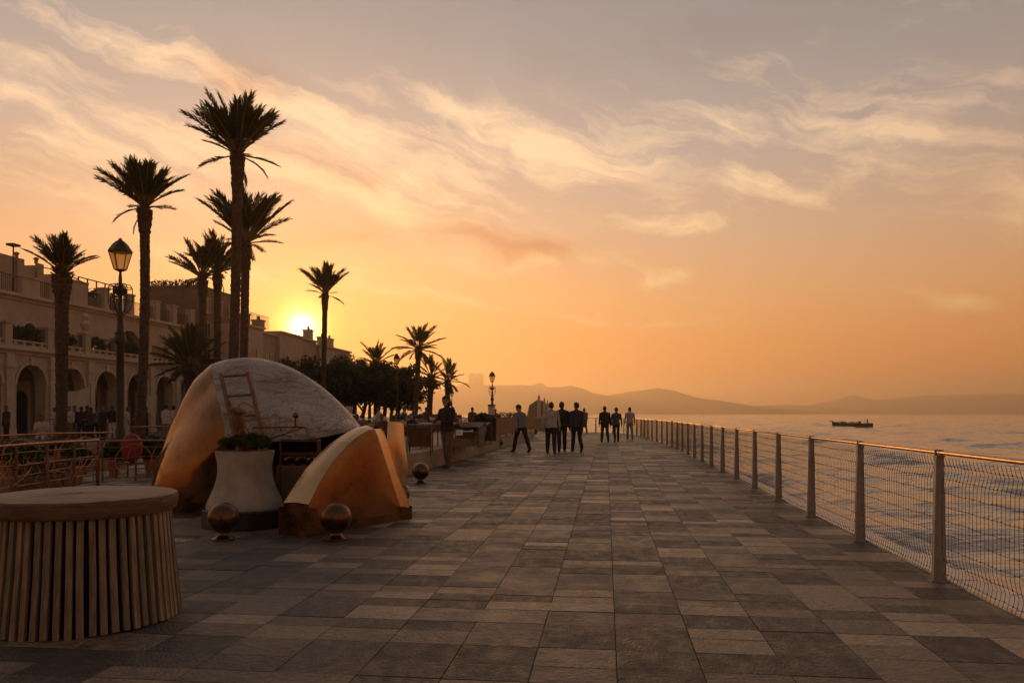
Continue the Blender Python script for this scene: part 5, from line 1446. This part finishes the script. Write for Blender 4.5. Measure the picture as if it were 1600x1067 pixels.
plaza('person in a grey top at the back of the plaza group', 152, 45, 0, 150, GREY, BLK)
plaza('person in a white shirt right of the near lamp post', 199, 40, 1, -60, WHITE, WHITE)
plaza('dark figure close behind the second palm trunk', 228, 43, 0, 100, BLK, BLK)
plaza('person in a white shirt left of the shell, seen from behind', 260, 35, 2, -10, WHITE, GREY)
plaza('taller person in white with dark hair close to the shell', 271, 37, 0, 60, WHITE, BLK)
put_person('seated person in a white shirt leaning forward behind the copper railing', SI[1], (gx(66, 30), 30, 0.0), R(200), WHITE, GREY, skin=SK2)
stl = thing('low_stool', 'low dark stool under the seated person in white', 'stool', (gx(66, 30), 30.0, 0)); mb = MB(); mb.box(-0.22, 0.22, -0.2, 0.24, 0.36, 0.41); mb.build('seat', M['wood2'], stl)
for sx in (-1, 1):
    for sy in (-1, 1):
        mb = MB(); mb.box(sx*0.18-0.02, sx*0.18+0.02, 0.02+sy*0.18-0.02, 0.02+sy*0.18+0.02, 0, 0.36); mb.build('leg', M['wood2'], stl)

# ------------------------------------------------------------------ raised terrace with its stone step
TZ = 0.45
def terrace():
    root = ob('terrace', None); tag(root, kind='structure')
    pl = [(-2.38, 16.85), (-0.62, 29.8), (1.25, 45.0), (-3.2, 45.0), (-5.4, 17.4)]
    mb = MB(); mb.prism([(x, y, -0.02) for x, y in pl], (0, 0, TZ - 0.06)); mb.build('fill', M['plaza'], root)
    # blocks of the step, laid end to end
    def run(a, b_, L):
        a = Vector((*a, 0)); b_ = Vector((*b_, 0)); d = (b_-a); n = max(1, round(d.length/L)); d.normalize(); nn = Vector((-d.y, d.x, 0))
        ang = math.atan2(d.y, d.x); ll = (b_-a).length/n
        for i in range(n):
            p = a + d*(i*ll)
            mb = MB(); mb.cbox(0.004, ll-0.004, -0.02, 0.42, 0, TZ + rng.uniform(-0.006, 0.004), 0.012); mb.build('step_block', M['kerb'], root, loc=p, rot=(0, 0, ang))
    run((-2.38, 16.85), (-0.62, 29.8), 0.85); run((-0.62, 29.83), (1.25, 45.0), 0.95); run((-5.4, 17.4), (-2.82, 16.92), 0.7)
    mb = MB(); mb.prism([(x, y, TZ-0.078) for x, y in [(-2.82, 17.3), (-1.05, 29.8), (0.8, 44.9), (-3.1, 44.9), (-5.2, 17.9)]], (0, 0, 0.075)); mb.build('terrace_paving', M['kerb'], root)
terrace()

# ------------------------------------------------------------------ copper railings on the left
def copper_railing(label, a, b_, h, posts, seed, hoops=0, bars=5, mname='copper'):
    a = Vector((*a, 0)); b_ = Vector((*b_, 0)); d = b_-a; L = d.length
    root = thing('copper_railing', label, 'railing', a, math.atan2(d.y, d.x)); r = random.Random(seed)
    mb = MB(); mb.tube([(0, 0, h), (L*0.5, 0, h+0.012), (L, 0, h)], 0.021, 8); mb.build('top_rail', M[mname], root, smooth=60)
    for k in range(posts):
        x = L*k/(posts-1); mb = MB(); mb.box(x-0.016, x+0.016, -0.016, 0.016, 0, h-0.018); mb.build('post', M['iron'], root)
    for k in range(bars):
        z = 0.07 + (h-0.2)*k/(bars-1); mb = MB(); mb.tube([(0, 0.02, z + r.uniform(-.015, .015)), (L*.3, 0.02, z+r.uniform(-.02, .02)), (L*.65, 0.02, z+r.uniform(-.02, .02)), (L, 0.02, z+r.uniform(-.015, .015))], 0.008, 5); mb.build('bar', M[mname], root)
    for k in range(int(L*8)):
        x0 = r.uniform(0, L); x1 = max(0, min(L, x0 + r.uniform(-0.45, 0.45))); xm = (x0+x1)/2 + r.uniform(-.2, .2); za, zb_ = r.uniform(0.05, h*0.5), r.uniform(h*0.4, h-0.03)
        mb = MB(); pp = [Vector((x0, -0.014, za)), Vector((xm, -0.014, (za+zb_)/2 + r.uniform(-.15, .15))), Vector((x1, -0.014, zb_))]
        mb.tube([crom(pp, t*2/8) for t in range(9)], 0.006, 5); mb.build('twig_bar', M[mname], root)
    for k in range(hoops):
        cx = L*(k+0.5)/hoops + r.uniform(-.2, .2); rr = h*0.42; mb = MB()
        mb.tube([(cx + rr*math.cos(t*math.pi/12), -0.03, h*0.5 + rr*math.sin(t*math.pi/12)) for t in range(24)], 0.009, 5, closed=True); mb.build('hoop', M[mname], root)
copper_railing('near copper railing of bent bars just behind the slatted table', (gx(-30, 11.3), 11.3), (gx(154, 14.6), 14.6), 0.86, 5, 1, 0)
copper_railing('middle copper railing running behind the near one', (gx(-20, 15.0), 15.0), (gx(176, 18.0), 18.0), 0.92, 5, 2, 2, 4)
copper_railing('short copper railing with a hoop beside the red round cover', (gx(160, 15.6), 15.6), (gx(262, 16.2), 16.2), 0.80, 3, 3, 1, 4)
copper_railing('farther copper railing between the second palm and the shell', (gx(205, 20.5), 20.5), (gx(300, 21.2), 21.2), 1.0, 3, 4, 0, 4)
copper_railing('low end railing closing the near copper railing on its right', (gx(40, 13.2), 13.2), (gx(152, 14.75), 14.75), 0.5, 3, 5, 0, 3, 'iron')

def red_chair():
    Y = 16.8; root = thing('red_round_cover', 'red padded round cover on a low metal stand behind the copper railing', 'cover', (gx(206, Y), Y, 0), R(-12))
    mb = MB(); 
    prof = [(0.02, -0.06), (0.16, -0.075), (0.205, -0.05), (0.22, 0.0), (0.205, 0.05), (0.16, 0.075), (0.02, 0.06)]
    mb.lathe(prof, 32, cap=True); mb.v = [(v[0]*1.05, -v[2]*1.3, v[1]*1.42 + 0.62) for v in mb.v]; mb.build('cushion', M['red'], root, smooth=60)
    mb = MB(); mb.box(-0.26, 0.26, -0.2, 0.2, 0.27, 0.31); mb.build('seat', M['iron'], root)
    for sx in (-1, 1):
        for sy in (-1, 1):
            mb = MB(); mb.box(sx*0.24-0.014, sx*0.24+0.014, sy*0.18-0.014, sy*0.18+0.014, 0, 0.27); mb.build('leg', M['iron'], root)
        mb = MB(); mb.box(sx*0.24-0.012, sx*0.24+0.012, -0.166, 0.166, 0.06, 0.08); mb.build('stretcher', M['iron'], root)
red_chair()
def potted(label, px, Y, pot_r, rx, rz, seed, m='shrub', z=0.0):
    root = thing('potted_shrub', label, 'plant', (gx(px, Y), Y, z))
    mb = MB(); mb.lathe([(pot_r*0.7, 0), (pot_r, 0.28), (pot_r*1.08, 0.30), (pot_r*1.08, 0.34), (pot_r*0.9, 0.34), (0, 0.3)], 16, cap=False); mb.build('pot', M['terracotta'], root, smooth=40)
    ob('foliage', bush_mesh('foliage', rx, rx*0.8, rz, 700, 0.07, seed, M[m]), root, (0, 0, 0.34 + rz*0.75))
potted('potted shrub behind the near copper railing, nearest to the left edge', 38, 14.2, 0.16, 0.3, 0.26, 1)
potted('potted shrub behind the middle copper railing', 95, 18.8, 0.18, 0.42, 0.26, 2)
potted('pale green potted shrub between the red cover and the shell', 238, 17.6, 0.17, 0.34, 0.3, 3)

potted('small potted shrub between the near and middle copper railings', 120, 15.6, 0.14, 0.26, 0.2, 5)
potted('potted shrub at the left edge behind the middle copper railing', 12, 17.2, 0.17, 0.36, 0.26, 6)
potted('potted shrub just left of the red cover', 178, 17.4, 0.13, 0.22, 0.22, 7)
def twig_planter(label, px, Y, W, seed):
    root = thing('twig_planter', label, 'planter', (gx(px, Y), Y, 0), 1.3); r = random.Random(seed)
    mb = MB(); mb.cbox(-W, W, -0.16, 0.16, 0, 0.26, 0.01); mb.build('trough', M['tarp'], root)
    mb = MB()
    for k in range(90):
        x = r.uniform(-W, W)*0.92; p = Vector((x, r.uniform(-.1, .1), 0.24)); d = Vector((r.gauss(0, .5), r.gauss(0, .4), 1)).normalized(); L = r.uniform(0.2, 0.48)
        mb.tube([p, p + d*L*0.5 + Vector((r.gauss(0, .02), 0, 0)), p + d*L + Vector((r.gauss(0, .06), 0, 0))], [0.006, 0.004, 0.002], 4)
    mb.build('twigs', M['copper'], root, kind='stuff')
    ob('foliage', bush_mesh('foliage', W*0.9, 0.14, 0.12, 420, 0.045, seed, M['shrub']), root, (0, 0, 0.32))
twig_planter('trough of bare rusty twigs behind the near copper railing', 62, 14.0, 0.75, 3)
twig_planter('trough of bare rusty twigs behind the middle copper railing', 130, 18.6, 0.8, 4)
def banner(label, pxa, pxb, ya, yb, yc, Y):
    root = thing('cloth_banner', label, 'banner', (gx(pxa, Y), Y, 0)); W = gx(pxb, Y) - gx(pxa, Y)
    P_ = []
    for i in range(9):
        row = []
        for j in range(13):
            u, v = j/12, i/8; zt = gz(ya, Y)*(1-u) + gz(yb, Y)*u - 0.12*math.sin(math.pi*u); zb = gz(yc, Y)
            row.append((W*u, 0.10*math.sin(u*7+v*2)*0.6, zt*(1-v) + zb*v))
        P_.append(row)
    mb = MB(); mb.grid(P_); mb.build('cloth', M['cloth'], root, smooth=180)
    for x in (0, W):
        mb = MB(); mb.tube([(x, 0.03, 0), (x, 0.03, gz(min(ya, yb), Y)+0.15)], 0.025, 6); mb.build('pole', M['wood2'], root)
banner('pale cloth screen between the first palm and the near lamp', 104, 141, 611, 603, 652, 43.5)
banner('pale cloth screen right of the second palm trunk', 227, 245, 615, 616, 645, 44.5)

# ------------------------------------------------------------------ things on the terrace
def mesh_panel():
    Y = 17.6; x0, x1 = gx(636, Y), gx(673, Y); root = thing('wire_stand', 'brown wire mesh display stand at the corner of the stone step', 'stand', ((x0+x1)/2, Y, TZ)); w = (x1-x0)/2; h = gz(664, Y) - TZ
    for y in (0, 0.4):
        for sx in (-1, 1):
            mb = MB(); mb.box(sx*w-0.013, sx*w+0.013, y-0.013, y+0.013, 0, h); mb.build('post', M['iron'], root)
    mb = MB()
    for k in range(15): x = -w + 2*w*k/14; mb.box(x-0.004, x+0.004, -0.004, 0.004, 0.1, h-0.014)
    for k in range(12): z = 0.1 + (h-0.12)*k/11; mb.box(-w, w, 0.005, 0.011, z-0.004, z+0.004)
    mb.build('wire_panel', M['iron'], root, kind='stuff')
    mb = MB(); mb.box(-w-0.02, w+0.02, -0.02, 0.42, h, h+0.02); mb.build('top_board', M['wood'], root)
    mb = MB(); mb.box(-w+0.015, w-0.015, 0.05, 0.38, 0.16, h-0.05); mb.build('goods', M['tarp'], root)
mesh_panel()
def stall():
    Y = 22.6; cx = gx(728, Y); root = thing('covered_stall', 'low stall with a sagging brown tarpaulin over crates beside the hedge', 'stall', (cx, Y, TZ), PANG + R(90))
    W, D = 1.25, 0.55
    hs = {(-1, -1): 0.50, (1, -1): 0.62, (1, 1): 0.66, (-1, 1): 0.64, (0, -1): 0.66, (0, 1): 0.70}
    for (sx, sy), h in hs.items():
        mb = MB(); mb.tube([(sx*W, sy*D, 0), (sx*W, sy*D, h)], 0.018, 6); mb.build('post', M['iron'], root)
    P_ = []; nu, nv = 28, 12
    for j in range(nv+1):
        row = []
        for i in range(nu+1):
            u, v = 2*i/nu - 1, 2*j/nv - 1
            h = 0.64 - 0.10*(u < 0)*(-u)*(v < 0)
            sag = 0.17*abs(math.sin(math.pi*u))*(1 - 0.6*v*v) + 0.02*noise.noise(Vector((u*4, v*3, 2)))
            row.append((u*W, v*D*(1 - 0.06*abs(math.sin(math.pi*u))), h - sag))
        P_.append(row)
    mb = MB(); mb.grid(P_); mb.build('tarpaulin', M['tarp'], root, smooth=180)
    # front cloth pulled aside in diagonal folds
    P_ = []
    for j in range(9):
        row = []
        for i in range(19):
            u = i/18; v = j/8
            row.append((-W + u*W*1.15, -D - 0.02 - 0.03*math.sin(u*21 + v*5)*v, 0.5 + 0.08*u - v*(0.46 - 0.30*u)))
        P_.append(row)
    mb = MB(); mb.grid(P_); mb.build('side_cloth', M['cloth2'], root, smooth=180)
    r = random.Random(3)
    for k in range(7):
        x = -W + 0.2 + k*0.36; h = r.uniform(0.16, 0.36); w = r.uniform(0.12, 0.17)
        mb = MB(); mb.cbox(x-w, x+w, -0.34, 0.2, 0, h, 0.01)
        for z in (h*0.35, h*0.7): mb.box(x-w-0.006, x+w+0.006, -0.346, -0.341, z-0.012, z+0.012)
        mb.build('crate', M['wicker'] if k % 2 else M['wood2'], root)
    mb = MB(); mb.box(-W, W, -D-0.03, -D+0.0, 0, 0.04); mb.build('ground_bar', M['black'], root)
M['cloth2'] = mat('grey_tarpaulin', (0.13, 0.12, 0.11), 0.75, var=0.35, scale=2, bump=0.4, bscale=5)
stall()
def table_goods():
    Y = 20.6; root = thing('display_table', 'small table with pale cloth behind the wire stand', 'table', (gx(683, Y), Y, TZ))
    for sx in (-1, 1):
        for sy in (-1, 1): mb = MB(); mb.box(sx*0.38-.02, sx*0.38+.02, sy*.28-.02, sy*.28+.02, 0, 0.62); mb.build('leg', M['wood2'], root)
    mb = MB(); mb.cbox(-0.45, 0.45, -0.34, 0.34, 0.62, 0.66, 0.01); mb.build('table_top', M['cloth'], root)
table_goods()
def hedge():
    Y = 26.5; root = thing('clipped_hedge', 'dark green clipped shrub between the stall and the lamp sign', 'shrub', (gx(756, Y), Y, TZ))
    ob('foliage', bush_mesh('foliage', 0.36, 0.34, 0.47, 2200, 0.05, 9, M['shrub']), root, (0, 0, 0.47))
    mb = MB(); mb.lathe([(0.30, 0), (0.32, 0.25), (0.3, 0.26)], 14); mb.build('tub', M['black'], root)
    b = thing('litter_bin', 'dark green litter bin with a white notice box above it', 'bin', (gx(768, 26.2), 26.2, TZ))
    mb = MB(); mb.lathe([(0.14, 0), (0.155, 0.05), (0.155, 0.68), (0.17, 0.70), (0.17, 0.76), (0.12, 0.80)], 16); mb.build('body', M['lampiron'], b, smooth=40)
    mb = MB(); mb.tube([(0, 0.05, 0.78), (0, 0.05, 1.2)], 0.02, 6); mb.build('stem', M['lampiron'], b)
    mb = MB(); mb.box(-0.11, 0.11, -0.03, 0.08, 0.86, 1.15); mb.build('notice_box', M['cloth'], b)
    mb = MB(); mb.prism([(-0.14, -0.06, 1.151), (0.14, -0.06, 1.151), (0.12, -0.06, 1.2), (-0.12, -0.06, 1.2)], (0, 0.17, 0)); mb.build('cap', M['lampiron'], b)
hedge()
def slat_fence():
    a = Vector((gx(774, 27.5), 27.5, TZ)); b_ = Vector((gx(836, 46), 46, TZ)); a.x -= 0.1; d = b_-a; L = d.length
    root = thing('slat_fence', 'brown slatted fence running along the terrace edge towards the far end', 'fence', a, math.atan2(d.y, d.x))
    n = int(L/0.19)
    mb0 = MB(); mb0.box(-0.085, 0.085, -0.012, 0.012, 0.08, 0.72); sm = mb0.mesh('slat', M['wicker'])
    for k in range(n): ob('slat', sm, root, ((k+0.5)*L/n, 0, rng.uniform(-.01, .01)))
    for k in range(int(L/2.3)+1):
        mb = MB(); mb.box(-0.04, 0.04, 0.014, 0.09, 0, 0.78); mb.build('post', M['wicker'], root, loc=(k*2.3+0.05, 0, 0))
    for z in (0.2, 0.62):
        mb = MB(); mb.box(0, L, -0.032, -0.014, z-0.03, z+0.03); mb.build('rail', M['wicker'], root)
slat_fence()
# people at tables on the terrace and beyond
r = random.Random(77)
cols = [WHITE, GREY, BLK, NAVY, KH, (0.35, 0.22, 0.18), (0.16, 0.07, 0.06), (0.3, 0.31, 0.34), (0.12, 0.12, 0.13)]
mbs = MB(); mbs.box(-0.2, 0.2, -0.2, 0.22, 0.38, 0.42); 
for sx in (-1, 1):
    for sy in (-1, 1): mbs.box(sx*.17-.015, sx*.17+.015, sy*.17-.015, sy*.17+.015, 0, 0.38)
mbs.box(-0.2, 0.2, -0.22, -0.19, 0.42, 0.8); chm = mbs.mesh('seat', M['wood2'])
mbt = MB(); mbt.lathe([(0.22, 0), (0.22, 0.02), (0.03, 0.04), (0.03, 0.68), (0.36, 0.69), (0.36, 0.72)], 14); tbm = mbt.mesh('table', M['cloth'])
k = 0
for i in range(90):
    Y = 33 + 22*r.random()**0.8; px = r.uniform(455, 800)
    x = gx(px, Y); g0 = -0.01
    if Y < 46 and x > -5.2 + (Y - 17.9)*0.078: continue
    sh = r.choice(cols); rz = r.uniform(0, 360)
    if r.random() < 0.10:
        put_person('standing figure in the crowd under the far palms', r.choice(ST), (x, Y, g0), R(rz), sh, r.choice([BLK, GREY, KH]), skin=SK2, group='standing crowd under the far palms')
    else:
        c = thing('chair', 'small wooden chair under a seated guest under the far palms', 'chair', (x, Y, g0), R(rz), 'terrace chairs'); ob('seat', chm, c)
        put_person('seated figure in the crowd under the far palms', r.choice(SI), (x, Y, g0 - 0.02), R(rz), sh, r.choice([BLK, GREY, KH]), skin=SK2, group='seated crowd under the far palms')
        if r.random() < 0.4:
            tt = thing('cafe_table', 'small round pale table among the crowd under the far palms', 'table', (x - math.sin(R(rz))*0.62, Y + math.cos(R(rz))*0.62, g0), 0, 'terrace tables'); ob('table_body', tbm, tt)
for lb, px, Y, rz, sh in (('dark seated figure just right of the bronze fin top', 644, 34.0, 150, BLK), ('seated figure in a pale blue shirt behind the bronze fin', 634, 34.6, 120, (0.3, 0.33, 0.38))):
    put_person(lb, SI[0], (gx(px, Y), Y, 0.0), R(rz), sh, GREY)
    c = thing('chair', 'wooden chair under the ' + ('dark' if px == 644 else 'pale blue') + ' seated figure by the bronze fin', 'chair', (gx(px, Y), Y, 0.0), R(rz)); ob('seat', chm, c)
for i, (px, Y, w) in enumerate(((548, 47, 1.5), (660, 50, 1.7), (686, 49, 1.2), (592, 49, 1.2), (742, 52, 1.3))):
    root = thing('market_awning', ['pale pitched awning left of the dark trunks', 'pale pitched awning between the leaning palm and its neighbour', 'small pale awning left of the person in khaki', 'pale awning under the dark tree clump', 'small pale awning left of the lone lamp'][i], 'awning', (gx(px, Y), Y, 0.0))
    mb = MB(); zt = 0.95; mb.add([(-w/2, -w/2, zt), (w/2, -w/2, zt), (w/2, w/2, zt), (-w/2, w/2, zt), (0, 0, zt+0.45)], [(0, 1, 4), (1, 2, 4), (2, 3, 4), (3, 0, 4)]); mb.build('cloth', M['cloth'], root)
    for sx in (-1, 1):
        for sy in (-1, 1): mb = MB(); mb.tube([(sx*w*.48, sy*w*.48, 0), (sx*w*.48, sy*w*.48, zt)], 0.02, 5); mb.build('pole', M['wood2'], root)

# ------------------------------------------------------------------ far pier and monument
def monument():
    Y = 135; root = thing('pier_wall', 'low stone pier wall below the pointed monument at the far end', 'pier', (0, Y, SEA))
    xa, xb = gx(770, Y), gx(858, Y)
    mb = MB(); mb.box(xa, xb, -3, 5, -1, gz(654, Y)-SEA); mb.build('wall', M['hillstone'], root)
    mb = MB(); mb.box(xa-0.2, xb+0.2, -3.3, 5.2, gz(654, Y)-SEA+0.002, gz(651, Y)-SEA); mb.build('coping', M['trim'], root)
    m = thing('sail_monument', 'pointed sail shaped stone monument with spires on the far pier', 'monument', (gx(845, Y), Y, gz(651, Y)))
    def rel(px, py): return (gx(px, Y)-gx(845, Y), 0, gz(py, Y)-gz(651, Y))
    mb = MB(); mb.prism([rel(823, 651), rel(827, 633), rel(839, 625), rel(848, 626), rel(857, 634), rel(858, 651)], (0, 3.5, 0)); mb.build('body', M['hillstone'], m)
    for (px, pt, w) in ((842, 616.5, 4.2), (850.5, 621, 3.2), (855.5, 625, 3.0)):
        x = gx(px, Y)-gx(845, Y); h = gz(pt, Y)-gz(651, Y); ww = w*Y/F
        mb = MB(); mb.lathe([(ww*0.7, 0), (ww*0.7, h*0.72), (ww*0.45, h*0.76), (ww*0.4, h*0.9), (0.03, h)], 10, c=(x, -ww*0.75, 0)); mb.build('spire', M['trim'], m)
    # low planting along the pier
    for k in range(7):
        t = thing('pier_shrub', 'low dark shrub on the far pier', 'shrub', (gx(776+k*6.5, Y-1), Y-1, gz(651, Y)), 0, 'shrubs on the far pier')
        ob('foliage', bush_mesh('foliage', 0.5, 0.4, 0.45, 90, 0.14, 200+k, M['shrub']), t, (0, 0, 0.35))
        mb = MB(); mb.tube([(0, 0, 0), (0, 0, 0.3)], 0.04, 5); mb.build('stem', M['bark'], t)
monument()

def boat():
    Y = 172; root = thing('work_boat', 'long low dark boat crossing the sea on the right', 'boat', (gx(1331, Y), Y, SEA), 0); s = Y/F
    L = 62*s; P_ = []
    for i in range(21):
        t = i/20; x = -L/2 + L*t; b = 1.0*math.sin(math.pi*min(1, 0.12 + t*1.0 if t < 0.88 else 1.0*(1.0-t*0.0)))**0.5 if t < 0.97 else 0.5
        b = 1.0*(min(1, t/0.18))**0.6*(1 if t < 0.9 else 1-(t-0.9)*3); sheer = 0.75 + 0.55*max(0, 1-t/0.14)**1.5 + 0.1*max(0, (t-0.8)/0.2)
        P_.append([(x, 0, -0.3), (x, -b*0.8, -0.1), (x, -b, 0.4), (x, -b*1.02, sheer), (x, -b*0.9, sheer), (x, -b*0.85, 0.5), (x, b*0.85, 0.5), (x, b*0.9, sheer), (x, b*1.02, sheer), (x, b, 0.4), (x, b*0.8, -0.1), (x, 0, -0.3)])
    mb = MB(); mb.grid(P_); mb.build('hull', M['hull'], root, smooth=40)
    mb = MB(); mb.tube([(-L/2-0.7, 0, 1.35), (-L/2+0.3, 0, 1.2)], 0.07, 6); mb.build('bowsprit', M['hull'], root)
    r_ = random.Random(5)
    for k in range(9):
        x = -L/2 + 0.9 + k*0.62; mb = MB(); h = r_.uniform(0.35, 0.75); mb.cbox(x-0.3, x+0.26, -0.55, 0.5, 0.5, 0.5+h, 0.08); mb.build('cargo', r_.choice([M['cloth'], M['hull'], M['tarp']]), root)
    mb = MB(); mb.box(L/2-1.1, L/2-0.9, -0.2, 0.2, 0.5, 1.7); mb.tube([(L/2-1.6, 0, 0.5), (L/2-1.6, 0, 1.6)], 0.04, 5); mb.build('stern_post', M['hull'], root)
boat()

# ------------------------------------------------------------------ the air over the bay
def haze():
    mb = MB(); mb.box(-6500, 9500, -700, 8200, SEA - 4.0, 245)
    m = bpy.data.materials.new('haze'); m.use_nodes = True; nt = m.node_tree; nt.nodes.clear()
    v = nt.nodes.new('ShaderNodeVolumePrincipled'); o = nt.nodes.new('ShaderNodeOutputMaterial')
    v.inputs['Color'].default_value = (1.0, 0.85, 0.69, 1); v.inputs['Density'].default_value = HAZE; v.inputs['Anisotropy'].default_value = 0.55
    nt.links.new(v.outputs[0], o.inputs['Volume'])
    mb.build('haze', m, kind='stuff')
HAZE = 0.00033
haze()
